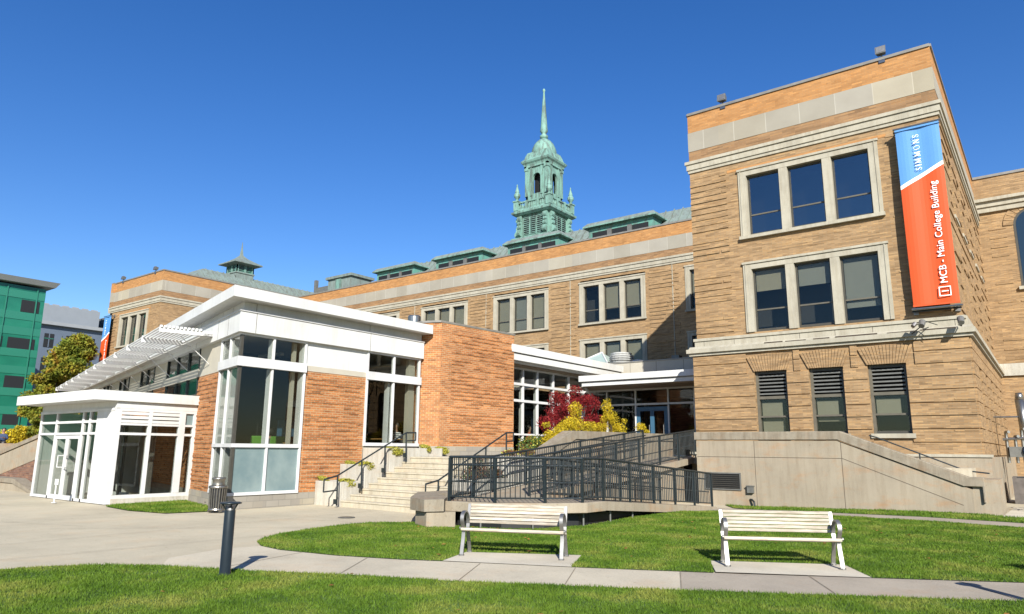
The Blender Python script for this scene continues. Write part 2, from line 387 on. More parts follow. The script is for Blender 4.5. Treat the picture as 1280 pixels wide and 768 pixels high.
FRONT = [(-14, -3), (-12.6, 1.5), (-11.3, 3.5), (-11.05, 4.17), (-10.63, 4.71), (-9.99, 5.16), (-8.82, 5.65), (-7.53, 6.33), (-6.20, 6.86), (-4.96, 7.50), (-3.71, 8.16), (-2.10, 9.10), (-0.48, 10.04), (3, 12.1), (8, 14), (8, -3)]
ISL = [(-11.95, 12.0), (-12.40, 11.06), (-12.30, 9.64), (-11.95, 8.44), (-11.56, 7.80), (-11.24, 7.48), (-10.74, 7.23), (-10.10, 7.15), (-8.95, 7.34), (-7.92, 7.70), (-7.34, 7.99),
       (-7.67, 8.90), (-6.08, 9.81), (-5.60, 8.76), (-5.0, 9.05), (-4.27, 9.42), (-3.87, 9.62), (-4.32, 10.59), (-2.66, 11.52), (-2.12, 10.60), (-0.52, 11.50), (3, 13.5), (8, 15.5), (8, 19.9), (-0.78, 19.85), (-5.55, 20.5), (-7.0, 20.5), (-7.87, 19.9),
       (-8.45, 18.5), (-8.62, 14.1), (-9.2, 13.5), (-9.9, 12.75), (-10.8, 12.45), (-11.6, 12.2)]
STRIP = [(-8.9, 23.35), (-8.2, 22.2), (-7.42, 21.80), (-5.85, 21.66), (-0.82, 21.15), (8, 20.6), (8, 22.2), (-1.2, 22.9), (-1.75, 23.35)]
SMALL = [(-20.73, 9.05), (-21.2, 9.6), (-21.22, 11.55), (-19.3, 11.05), (-17.75, 10.62), (-17.3, 10.35), (-17.61, 9.1), (-19.06, 8.87)]
WALK1 = [(-4.27, 9.43), (-5.0, 9.06), (-5.6, 8.77), (-7.34, 7.99), (-7.92, 7.70), (-8.95, 7.34), (-10.10, 7.15), (-10.74, 7.23), (-10.9, 6.6), (-10.6, 5.6), (-9.99, 5.18), (-8.82, 5.67), (-7.53, 6.35), (-6.2, 6.88), (-4.96, 7.52), (-3.71, 8.18)]
WALK2 = [(-4.265, 9.43), (-3.70, 8.185), (-2.10, 9.12), (-0.48, 10.06), (3, 12.1), (8, 14), (8, 15.5), (3, 13.5), (-0.52, 11.5), (-2.12, 10.6), (-3.87, 9.62)]
sheet('sidewalk', WALK1, -.008, 'walk_concrete', .6, kind='structure')
sheet('sidewalk', WALK2, -.008, 'walk_beige', .6, kind='structure')
sheet('bench_pad', [(-7.34, 7.99), (-7.67, 8.90), (-6.08, 9.81), (-5.60, 8.76)], .0, 'pad_concrete', kind='structure')
sheet('bench_pad', [(-3.87, 9.68), (-4.32, 10.59), (-2.66, 11.52), (-2.12, 10.60)], .0, 'pad_concrete', kind='structure')
sheet('upper_path', [(-9.6, 22.6), (-8.56, 21.9), (-7.42, 21.80), (-5.85, 21.66), (-0.82, 21.15), (8, 20.6), (8, 19.9), (-0.78, 19.85), (-5.55, 20.5), (-7.0, 20.5), (-7.87, 19.9), (-8.4, 18.6), (-10.2, 18.6), (-10.2, 22.6)], -.006, 'walk_beige', kind='structure')
for nm, pl in (('lawn', FRONT), ('lawn', ISL), ('lawn', STRIP), ('lawn', SMALL)): sheet(nm, pl, .0, 'lawn_soil', .5, kind='structure')
j = MB()
for a, b in (((-4.27, 9.42), (-3.70, 8.18)), ((-5.57, 8.84), (-4.92, 7.53)), ((-6.78, 8.18), (-6.1, 6.92)), ((-8.40, 7.48), (-7.60, 6.3)), ((-2.82, 10.24), (-2.20, 9.1)), ((-1.2, 11.1), (-.5, 10.1)), ((-9.6, 7.2), (-9.2, 5.5)),
             ((-12.4, 11.0), (-16.9, 9.3)), ((-12.3, 9.6), (-16, 6)), ((-14.5, 13.2), (-14.0, 4)), ((-11.9, 8.4), (-12.4, 1)), ((-17, 10), (-19, 2)), ((-16, 6.6), (-30, 2))):
    a = Vector((*a, 0)); b = Vector((*b, 0)); d = (b-a).normalized(); n = Vector((-d.y, d.x, 0))*.007
    k = max(1, int((b-a).length/.5))
    for i in range(k):
        p, q = a.lerp(b, i/k), a.lerp(b, (i+1)/k)
        z = lambda v: Vector((v.x, v.y, gz(v.x, v.y)-.003))
        j.face([z(p-n), z(q-n), z(q+n), z(p+n)], 'coping_concrete')
tag(j.build('pavement_joints'), kind='structure')

def inpoly(P, poly):
    x, y = P[:, 0], P[:, 1]; ins = np.zeros(len(P), bool); n = len(poly)
    for i in range(n):
        x0, y0 = poly[i]; x1, y1 = poly[(i+1) % n]
        if y0 == y1: continue
        c = ((y0 > y) != (y1 > y)) & (x < (x1-x0)*(y-y0)/(y1-y0)+x0); ins ^= c
    return ins
gzv = np.vectorize(gz)
def fast_mesh(name, V, nper, mats, mi=None, parent=None):
    n = len(V)//nper; me = bpy.data.meshes.new(name); me.vertices.add(len(V)); me.vertices.foreach_set('co', V.astype(np.float32).ravel())
    me.loops.add(len(V)); me.loops.foreach_set('vertex_index', np.arange(len(V), dtype=np.int32))
    me.polygons.add(n); me.polygons.foreach_set('loop_start', np.arange(0, len(V), nper, dtype=np.int32)); me.polygons.foreach_set('loop_total', np.full(n, nper, dtype=np.int32))
    for q in mats: me.materials.append(M[q])
    if mi is not None: me.polygons.foreach_set('material_index', mi.astype(np.int32))
    me.update(); me.validate(); o = bpy.data.objects.new(name, me); C.objects.link(o)
    if parent is not None: o.parent = parent
    return o
def grass(poly, dens, seed, h0, box):
    rg = np.random.default_rng(seed); x0, x1, y0, y1 = box
    n = int((x1-x0)*(y1-y0)*dens); P = np.stack([rg.uniform(x0, x1, n), rg.uniform(y0, y1, n)], 1)
    d = np.hypot(P[:, 0], P[:, 1]); keep = rg.random(n) < np.clip((7.0/np.maximum(d, 4))**1.2, .2, 1)
    # inside the camera's side-to-side view, with a margin for a step aside
    az = np.degrees(np.arctan2(-P[:, 0], P[:, 1])); keep &= (az > -25) & (az < 100)
    P = P[keep]; P = P[inpoly(P, poly)]; n = len(P); d = np.hypot(P[:, 0], P[:, 1])
    base = np.column_stack([P, gzv(P[:, 0], P[:, 1])-.005])
    clump = np.sin(P[:, 0]*2.3+1)*np.sin(P[:, 1]*2.9)+np.sin(P[:, 0]*7.1)*np.sin(P[:, 1]*6.3)
    h = h0*rg.uniform(.5, 1.25, n)*(1+.16*clump); wd = .0022*(1+d*.16)*rg.uniform(.8, 1.3, n)
    a = rg.uniform(0, 2*np.pi, n); ln = rg.normal(0, .45, (n, 2))*h[:, None]
    s = np.column_stack([np.cos(a)*wd, np.sin(a)*wd, np.zeros(n)])
    tip = base+np.column_stack([ln, h]); V = np.empty((n*3, 3)); V[0::3] = base-s; V[1::3] = base+s; V[2::3] = tip
    return V
VV = np.concatenate([grass(FRONT, 6500, 1, .036, (-14, 8, .3, 14)), grass(ISL, 6500, 2, .036, (-12.6, 6, 7, 21)), grass(STRIP, 3500, 3, .05, (-9, 4, 20.5, 23.4)), grass(SMALL, 5000, 4, .05, (-22, -17, 8.8, 11.6))])
tag(fast_mesh('grass', VV, 3, ['grass_blade']), 'short mown green grass covering the lawns', 'grass', kind='stuff')
rg = np.random.default_rng(5); P = np.stack([rg.uniform(-12, 4, 900), rg.uniform(4, 20, 900)], 1); P = P[inpoly(P, ISL) | inpoly(P, FRONT)][:170]; n = len(P)
V = np.empty((n*4, 3)); s = rg.uniform(.014, .032, n); a = rg.uniform(0, 6.28, n); z = gzv(P[:, 0], P[:, 1])+.038
for k, (cx, cy) in enumerate(((-1, -1), (1, -.7), (1.2, 1), (-.7, 1))):
    V[k::4] = np.column_stack([P[:, 0]+(cx*np.cos(a)-cy*np.sin(a))*s, P[:, 1]+(cx*np.sin(a)+cy*np.cos(a))*s, z+rg.uniform(-.008, .012, n)])
tag(fast_mesh('fallen_leaves', V, 4, ['leaf_dry']), 'dry fallen leaves scattered over the grass', 'leaves', kind='stuff')

# ------------------------------------------------------------------ old college building
college = thing('college_building', (-31.7, 37.6, 0), 'long tan brick college building with limestone bands, two projecting wings and a green copper tower', 'building')
FRONTW = Fr((0, 25.23, 0), 0); FAC = Fr((0, 37.6, 0), 0); XB = Fr((0, 39.9, 0), 0)
ZT = 15.0
def window_group(fr, u0, u1, v0, v1, n=3, seed=0, parent=college, st=.30, sill=True, flat=False, blinds=None, light=False, pm='pane'):
    """stone surround with n sash windows; opening in the wall = u0..u1, v0..v1"""
    rr = random.Random(seed); f = MB(); mw = .30 if n > 1 else 0; top = .26
    pr = .008 if flat else .05; sm_ = 'roman_brick' if flat else 'limestone'; f.box(fr, u0, u0+st, v0, v1, -.22, pr, sm_); f.box(fr, u1-st, u1, v0, v1, -.22, pr, sm_)
    f.box(fr, u0+st, u1-st, v1-top, v1, -.22, pr-.002, sm_)
    if not flat: f.box(fr, u0-.03, u1+.03, v1-.06, v1+.02, .0, .09, 'limestone')
    if not flat: f.box(fr, u0+.07, u0+.11, v0, v1-.06, .05, .07, 'limestone'); f.box(fr, u1-.11, u1-.07, v0, v1-.06, .05, .07, 'limestone')
    if sill: f.box(fr, u0-.04, u1+.04, v0-.12, v0, -.22, .06 if flat else .14, 'limestone')
    ow = (u1-u0-2*st-(n-1)*mw)/n; sp = []
    for i in range(n):
        a = u0+st+i*(ow+mw); sp.append((a, a+ow))
        if i < n-1: f.box(fr, a+ow, a+ow+mw, v0, v1-top, -.22, .04, 'limestone')
    # dark room behind
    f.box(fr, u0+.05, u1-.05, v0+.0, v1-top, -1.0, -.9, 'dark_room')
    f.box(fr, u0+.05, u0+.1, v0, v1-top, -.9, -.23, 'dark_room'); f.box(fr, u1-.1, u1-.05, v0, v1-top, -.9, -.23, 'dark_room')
    w_ = f.build('window', parent); sm = 'light_sash' if light else 'sash'
    for i, (a, b) in enumerate(sp):
        s = MB(); t0, t1 = v0+.03, v1-top
        s.box(fr, a, a+.06, t0, t1, -.21, -.13, sm); s.box(fr, b-.06, b, t0, t1, -.21, -.13, sm)
        s.box(fr, a+.06, b-.06, t0, t0+.08, -.21, -.13, sm); s.box(fr, a+.06, b-.06, t1-.06, t1, -.21, -.13, sm)
        mid = t0+(t1-t0)*.34; s.box(fr, a+.06, b-.06, mid-.025, mid+.025, -.2, -.14, 'light_sash'); s.build('sash', w_)
        g_ = MB(); g_.box(fr, a+.06, b-.06, t0+.08, t1-.06, -.172, -.168, pm); g_.build('pane', w_)
        k = blinds[i] if blinds else rr.choice([0, .35, .65, .65, 1])
        if k:
            bl = MB(); bl.box(fr, a+.07, b-.07, t1-.06-(t1-t0-.14)*k, t1-.06, -.24, -.23, 'blind' if rr.random() < .6 else 'blind_grey'); bl.build('blind', w_)
    return (u0, u1, v0, v1)
def entab(mb, fr, u0, u1, e0=0, e1=0, z=(12.43, 12.9, 13.35, 14.15, 14.9, 15.0), ret=False):
    """everything above the main cornice, in front of a wall face"""
    a, b, c, d, e, f_ = z
    mb['cornice'].box(fr, u0-e0*.05, u1+e1*.05, a, a+.12, 0, .05, 'limestone')
    mb['cornice'].box(fr, u0-e0*.09, u1+e1*.09, a+.12, b-.12, 0, .09, 'limestone')
    mb['cornice'].box(fr, u0-e0*.14, u1+e1*.14, b-.12, b, 0, .14, 'limestone')
def tops(fr, u0, u1, th=.4, e0=0, e1=0):
    w = MB(); w.box(fr, u0, u1, 12.9, 13.35, -th, .002, 'frieze_brick'); w.box(fr, u0, u1, 14.15, 14.9, -th, .002, 'parapet_brick'); w.build('parapet', college)
    s = MB(); s.box(fr, u0-e0*.01, u1+e1*.01, 13.35, 14.15, -th+.01, .014, 'band_stone'); s.build('stone_band', college)
    c = {'cornice': MB()}; entab(c, fr, u0, u1, e0, e1); c['cornice'].build('cornice', college)
    k = MB(); k.box(fr, u0-e0*.0, u1+e1*.0, 14.9, 15.0, -th, .05, 'coping_metal'); k.build('coping', college)
def wing(x0, x1, fr, seed, side):
    """front face of a projecting wing; side: +1 the long side seen is +X"""
    U = lambda a: x0+(a if side > 0 else (x1-x0)-a)
    def rng(a, b): p, q = U(a), U(b); return (min(p, q), max(p, q))
    hol = []
    for v0, v1, sd in ((9.46, 12.08, 1), (5.85, 8.44, 2)):
        a, b = rng(1.92, 6.72); bl = ([0, .0, .0], [.35, .35, .8])[sd-1]
        hol.append(window_group(fr, a, b, v0, v1, 3, seed+sd, blinds=bl, sill=sd == 1, pm='sky_pane' if sd == 1 else 'pane'))
    w = MB(); wall(w, fr, x0, x1, 5.75, 12.45, [(h[0], h[1], h[2], h[3]) for h in hol], .4, 'roman_brick')
    z1 = rng(0, 1.45); z2 = rng(6.98, x1-x0); ex = [(h[0]-.1, h[1]+.1, h[2]-.2, h[3]+.2) for h in hol]
    dashes(w, fr, z1[0], z1[1], 5.95, 12.3, ex, .235, .10, .035, 'roman_brick', 1.0, 2.6, .85)
    dashes(w, fr, z2[0], z2[1], 5.95, 12.3, ex, .47, .05, .02, 'roman_brick', .5, 1.2, .35)
    dashes(w, fr, x0, x1, 5.95, 12.3, ex, .31, .05, .012, 'roman_brick', .3, .7, .15)
    w.box(fr, *rng(1.5, 7.0), 12.09, 12.2, 0, .012, 'parapet_brick')
    w.build('wall', college)
    # ground storey, thicker
    B = Fr((0, fr.o.y-.13, 0), 0); hb = []
    for (a, b, v0) in ((2.13, 3.25, 2.2), (3.98, 5.07, 2.2), (5.80, 6.92, 2.2)):
        a, b = rng(a, b); hb.append((a, b, v0, 4.40))
    w = MB(); wall(w, B, x0-.12, x1+.12, .2, 5.1, hb, .45, 'roman_brick')
    exh = [(h[0]-.0, h[1]+.0, h[2]-.1, h[3]+.62) for h in hb]
    bands(w, B, x0-.12, x1+.12, 1.55, 5.08, [(h[0], h[1], h[2]-.1, h[3]) for h in hb]+[(h[0]-.26, h[1]+.26, 4.4, 5.02) for h in hb], .40, .03, .045, 'roman_brick')
    dashes(w, B, x0-.1, x1+.1, 1.6, 5.0, [(h[0]-.3, h[1]+.3, h[2]-.1, h[3]+.62) for h in hb], .133, .045, .052, 'roman_brick', .25, .8, .35)
    w.build('wall', college)
    for i, h in enumerate(hb):
        vs = MB(); m_ = (h[0]+h[1])/2; hw = (h[1]-h[0])/2; k = 15
        for q in range(k):
            a0 = -1+2*q/k; a1 = -1+2*(q+1)/k-.02
            vs.wprism(B, [(m_+a0*hw, 4.40), (m_+a1*hw, 4.40), (m_+a1*(hw+.24), 5.02-.10*abs(a1)**2), (m_+a0*(hw+.24), 5.02-.10*abs(a0)**2)], -.1, .055+.012*(q % 2), 'roman_brick')
        vs.build('brick_arch', college)
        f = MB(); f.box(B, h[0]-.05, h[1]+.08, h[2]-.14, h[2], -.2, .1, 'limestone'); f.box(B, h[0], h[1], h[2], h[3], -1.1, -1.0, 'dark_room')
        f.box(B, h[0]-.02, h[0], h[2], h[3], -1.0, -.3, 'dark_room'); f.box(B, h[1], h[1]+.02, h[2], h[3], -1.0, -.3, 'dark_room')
        f.box(B, h[0], h[0]+.09, h[2], h[3], -.30, -.12, 'light_sash'); f.box(B, h[1]-.09, h[1], h[2], h[3], -.30, -.12, 'sash'); f.box(B, h[0]+.09, h[1]-.09, h[3]-.1, h[3], -.3, -.12, 'sash')
        f.box(B, h[0]+.09, h[1]-.09, h[2], h[2]+.09, -.3, -.12, 'sash'); f.box(B, h[0]+.09, h[1]-.09, 3.42, 3.52, -.3, -.12, 'light_sash'); f.box(B, h[0]+.09, h[1]-.09, 2.78, 2.84, -.28, -.14, 'light_sash')
        wn = f.build('window', college)
        lv = MB()
        for q in range(6):
            z = 3.58+q*.125; lv.wprism(Fr(B.p(0, 0, 0), 0), [(h[0]+.09, z), (h[1]-.09, z), (h[1]-.09, z+.05), (h[0]+.09, z+.05)], -.27, -.15, 'vent_grey')
        lv.build('louvre', wn)
        g_ = MB(); g_.box(B, h[0]+.09, h[1]-.09, h[2]+.09, 3.42, -.22, -.214, 'pane'); g_.build('pane', wn)
        bl = MB(); bl.box(B, h[0]+.12, h[1]-.3, 2.84, 3.32, -.30, -.29, 'blind')
        if i == 0: bl.box(B, h[0]+.12, h[1]-.25, 2.30, 2.76, -.32, -.31, 'blind')
        if i == 1: bl.box(B, h[0]+.12, h[1]-.1, 2.62, 2.76, -.32, -.31, 'blind')
        bl.build('blind', wn)
    # belt course
    c = MB(); c.box(fr, x0-.24, x1+.24, 5.10, 5.20, 0, .24, 'limestone'); c.box(fr, x0-.32, x1+.32, 5.20, 5.35, 0, .32, 'limestone')
    c.wprism(Fr(fr.p(x0-.26, 0, 0), 90), [(-.27, 5.35), (0, 5.35), (0, 5.44), (-.1, 5.46)], 0, (x1-x0+.52), 'limestone')
    c.box(fr, x0-.06, x1+.06, 5.44, 5.66, 0, .09, 'limestone'); c.box(fr, x0-.10, x1+.10, 5.66, 5.76, 0, .13, 'limestone')
    u = x0+.3
    while u < x1: c.box(fr, u, u+.012, 5.46, 5.66, .09, .093, 'soil'); u += 1.15
    c.build('cornice', college)
    md_ = MB(); u = x0-.2
    while u < x1:
        l = rnd.uniform(.2, 1.5)
        if rnd.random() < .75: md_.box(fr, u, min(u+l, x1+.2), 5.352, 5.352+rnd.uniform(.025, .05), .24, .285, 'soil')
        u += l+rnd.uniform(0, .3)
    md_.build('ledge_moss', college)
    b_ = MB(); b_.box(B, x0-.3, x1+.3, -.3, 1.5, -.5, .12, 'concrete_wall'); b_.box(B, x0-.34, x1+.34, 1.5, 1.58, -.5, .16, 'limestone'); b_.build('foundation', college)
    tops(fr, x0, x1, .4, 1, 1)
wing(-10.40, -1.85, FRONTW, 10, 1)
wing(-61.55, -53.10, Fr((0, 25.4, 0), 0), 20, 1)
# wing sides that face +X  (u = +Y)
def wing_side(x, y0, y1, seed):
    fr = Fr((x, 0, 0), 90); hol = []
    ys = [y0+1.6+i*2.6 for i in range(int((y1-y0-1.5)/2.6))]
    for y in ys:
        for v0, v1 in ((9.46, 11.9), (5.85, 8.3)): hol.append(window_group(fr, y, y+1.25, v0, v1, 1, seed+int(y*7), st=.10, flat=True))
    w = MB(); wall(w, fr, y0+.4, y1, 5.75, 12.45, hol, .4, 'roman_brick')
    dashes(w, fr, y0+.02, y1, 5.95, 12.3, hol, .47, .06, .035, 'roman_brick', .6, 2.2, .7); w.build('wall', college)
    fb = Fr((x+.12, 0, 0), 90); hb = [(y+.1, y+1.15, 2.4, 4.3) for y in ys]
    w = MB(); wall(w, fb, y0+.32, y1, .2, 5.1, hb, .4, 'roman_brick'); bands(w, fb, y0-.13, y1, 1.55, 5.08, hb, .40, .03, .045, 'roman_brick')
    for h in hb: w.box(fb, h[0], h[1], h[2], h[3], -.35, -.3, 'black')
    w.build('wall', college)
    c = MB(); c.box(fr, y0, y1, 5.10, 5.20, .0, .24, 'limestone'); c.box(fr, y0, y1, 5.20, 5.35, 0, .32, 'limestone'); c.box(fr, y0, y1, 5.35, 5.76, 0, .13, 'limestone'); c.build('cornice', college)
    b_ = MB(); b_.box(fb, y0+.37, y1, -.3, 1.5, -.5, .18, 'concrete_wall'); b_.build('foundation', college)
    tops(fr, y0+.4, y1, .4, 0, 0)
    c = MB(); entab({'cornice': c}, fr, y0, y0+.4); c.box(fr, y0, y0+.4, 14.902, 14.998, 0, .05, 'coping_metal'); c.build('cornice', college)
wing_side(-1.85, 25.23, 39.9, 100); wing_side(-53.10, 25.4, 37.6, 200)
for x in (-10.4, -61.55):   # sides that face -X: plain returns
    fr = Fr((x, 0, 0), -90); w = MB(); w.box(fr, -39.9, -25.4, .0, 12.45, -.4, 0, 'roman_brick'); w.build('wall', college)
    tops(fr, -39.9, -25.24, .4)
# long facade
hol = []; k = 0
for i in range(5):
    u1 = -18.60-7.06*i
    for v0, v1 in ((9.46, 12.12), (5.80, 8.44), (2.2, 4.6)):
        bl = {(0, 0): [0, .7, .72], (0, 1): [1, 1, 1], (1, 0): [1, 1, 1], (2, 0): [1, .8, 1]}.get((i, 0 if v0 > 9 else 1 if v0 > 5 else 2))
        hol.append(window_group(FAC, u1-4.66, u1, v0, v1, 3, 300+k, blinds=bl)); k += 1
for v0, v1 in ((9.57, 12.17), (5.9, 8.3)):
    hol.append(window_group(FAC, -16.05, -14.45, v0, v1, 1, 400+k, st=.28)); k += 1
w = MB(); wall(w, FAC, -53.1, -10.4, 0, 12.45, hol, .4, 'roman_brick')
ex = [(h[0]-.05, h[1]+.05, h[2]-.15, h[3]+.1) for h in hol]
for i in range(6):
    u1 = -18.60-7.06*i; dashes(w, FAC, u1+.25, u1+2.15, 5, 12.3, ex, .235, .09, .035, 'roman_brick', .8, 1.7, .8)
    for v in (9.15, 5.5): w.box(FAC, u1-4.6, u1, 12.14, 12.24, 0, .012, 'parapet_brick')
dashes(w, FAC, -53, -10.5, 5, 12.3, ex, .4, .05, .015, 'roman_brick', .3, .9, .2)
w.build('wall', college)
for x in (-16.84, -23.95, -31.0, -38.1): d_ = MB(); d_.box(FAC, x-.02, x+.02, 5.0, 12.4, 0, .035, 'limestone'); d_.build('downspout', college)
tops(FAC, -53.1, -10.4)
# cross building at the right
hx = [(-.43+i*3.4, 1.1+i*3.4, 9.3, 12.3) for i in range(4)]
w = MB(); wall(w, XB, -1.85, 22, 0, 13.1, hx+[(h[0], h[1], 6.2, 8.0) for h in hx], .4, 'roman_brick'); dashes(w, XB, -1.4, 22, 5.9, 13, [(h[0]-.3, h[1]+.3, h[2]-.2, h[3]+.9) for h in hx], .45, .06, .03, 'roman_brick', .7, 2.2, .6)
w.build('wall', college)
for h in hx:
    m_ = (h[0]+h[1])/2; hw = (h[1]-h[0])/2; f = MB(); arc = [(m_+hw*math.cos(a), 12.3+hw*math.sin(a)) for a in np.linspace(0, math.pi, 13)]
    f.wprism(XB, [(h[0], 9.3), (h[1], 9.3)]+arc, .0, .012, 'sash'); f.wprism(XB, [(h[0]+.1, 9.4), (h[1]-.1, 9.4)]+[(m_+(hw-.1)*math.cos(a), 12.3+(hw-.1)*math.sin(a)) for a in np.linspace(0, math.pi, 13)], .012, .02, 'dark_glass')
    for q in range(13):
        a0, a1 = math.pi*q/13, math.pi*(q+.9)/13
        f.wprism(XB, [(m_+hw*math.cos(a0), 12.3+hw*math.sin(a0)), (m_+(hw+.4)*math.cos(a0), 12.3+(hw+.4)*math.sin(a0)), (m_+(hw+.4)*math.cos(a1), 12.3+(hw+.4)*math.sin(a1)), (m_+hw*math.cos(a1), 12.3+hw*math.sin(a1))], 0, .05, 'roman_brick')
    f.box(XB, h[0]-.1, h[1]+.1, 9.15, 9.3, 0, .15, 'limestone'); f.build('arched_window', college)
c = MB(); c.box(XB, -1.85, 22, 13.1, 13.35, -.4, .14, 'limestone'); c.box(XB, -1.85, 22, 13.35, 13.6, -.4, .22, 'limestone'); c.box(XB, -1.85, 22, 13.6, 13.75, -.4, .36, 'limestone'); c.box(XB, -1.85, 22, 5.16, 5.72, 0, .12, 'white_concrete'); c.build('cornice', college)
w = MB(); w.box(XB, -1.85, 22, 13.75, 14.88, -.4, 0, 'roman_brick'); w.build('parapet', college)
c = MB(); c.box(XB, -1.85, 22, 14.88, 15.0, -.45, .06, 'coping_metal'); c.build('coping', college)
# flat roofs + copper roofs behind the parapet
r = MB(); r.cube(-10.0, -2.2, 25.7, 39.4, 14.3, 14.4, 'vent_grey'); r.cube(-61.1, -53.5, 25.9, 52, 14.3, 14.4, 'vent_grey'); r.cube(-53.5, 22, 40.3, 54, 14.2, 14.3, 'vent_grey'); r.cube(-61.15, 22, 51.6, 52, 0, 14.2, 'roman_brick'); r.build('roof', college)
r = MB()
r.hexa([(-44.9, 38.6, 14.3), (-10.6, 38.6, 14.3), (-10.6, 52, 14.3), (-44.9, 52, 14.3), (-44.0, 40.9, 16.95), (-10.6, 40.9, 16.95), (-10.6, 49.5, 17.1), (-44.0, 49.5, 17.1)], 'copper_roof')
x = -43.8
while x < -10.8: r.hexa([(x, 38.6, 14.3), (x+.05, 38.6, 14.3), (x+.05, 40.9, 16.95), (x, 40.9, 16.95), (x, 38.5, 14.36), (x+.05, 38.5, 14.36), (x+.05, 40.85, 17.03), (x, 40.85, 17.03)], 'copper_roof'); x += .6
r.build('copper_roof', college)
r = MB()   # left wing hipped roof
r.hexa([(-60.6, 27.5, 14.3), (-54.0, 27.5, 14.3), (-54.0, 44, 14.3), (-60.6, 44, 14.3), (-58.3, 30.2, 16.55), (-56.3, 30.2, 16.55), (-56.3, 44, 16.55), (-58.3, 44, 16.55)], 'copper_roof')
y = 28.2
while y < 43:
    z0 = 16.55 if y > 30.2 else 14.3+(y-27.5)/2.7*2.25; t_ = (z0-14.3)/2.25
    r.hexa([(-54.0, y, 14.3), (-54.0, y+.05, 14.3), (-54-2.3*t_, y+.05, z0), (-54-2.3*t_, y, z0), (-53.9, y, 14.4), (-53.9, y+.05, 14.4), (-54-2.3*t_, y+.05, z0+.08), (-54-2.3*t_, y, z0+.08)], 'copper_roof'); y += .55
r.build('copper_roof', college)
# dormers
def dormer(x0, x1, zt=16.35):
    d = MB(); y0 = 38.75
    d.cube(x0, x1, y0, 42.6, 14.3, zt-.28, 'copper_teal'); d.cube(x0-.3, x1+.3, y0-.32, 42.7, zt-.28, zt-.2, 'copper_green')
    d.hexa([(x0-.3, y0-.32, zt-.2), (x1+.3, y0-.32, zt-.2), (x1+.3, 42.8, zt-.2), (x0-.3, 42.8, zt-.2), (x0-.05, y0-.05, zt+.08), (x1+.05, y0-.05, zt+.08), (x1+.05, 42.8, zt+.08), (x0-.05, 42.8, zt+.08)], 'copper_roof')
    
    o = d.build('dormer', college); n = 3; ww = 1.15; gp = (x1-x0-n*ww)/(n+1)
    for i in range(n):
        a = x0+gp+i*(ww+gp); q = MB(); f = Fr((0, y0, 0), 0)
        q.box(f, a-.09, a+ww+.09, 14.75, 15.82, 0, .04, 'copper_teal'); q.box(f, a, a+ww, 14.8, 15.74, .04, .05, 'black'); q.build('window', o)
        if i: q = MB(); q.box(f, a-gp+.0, a-.0, 14.4, 15.78, 0, .14, 'vent_grey'); q.build('pier', o)
for a, b in ((-43.9, -39.5), (-37.1, -32.4), (-30.0, -25.6), (-23.2, -18.5)): dormer(a, b)
# stair head block far behind
d = MB(); d.cube(-54.6, -51.2, 42, 44.5, 14.3, 17.6, 'copper_roof'); d.cube(-54.8, -51.0, 41.8, 44.7, 17.6, 17.85, 'copper_roof'); d.cube(-56.7, -54.6, 42.3, 44, 14.3, 17.2, 'vent_grey'); d.cube(-53.4, -52.6, 41.9, 42, 15.5, 17.5, 'copper_green')
d.cube(-56.8, -56.5, 42.0, 42.3, 14.3, 17.9, 'vent_grey'); d.build('stair_head', college)
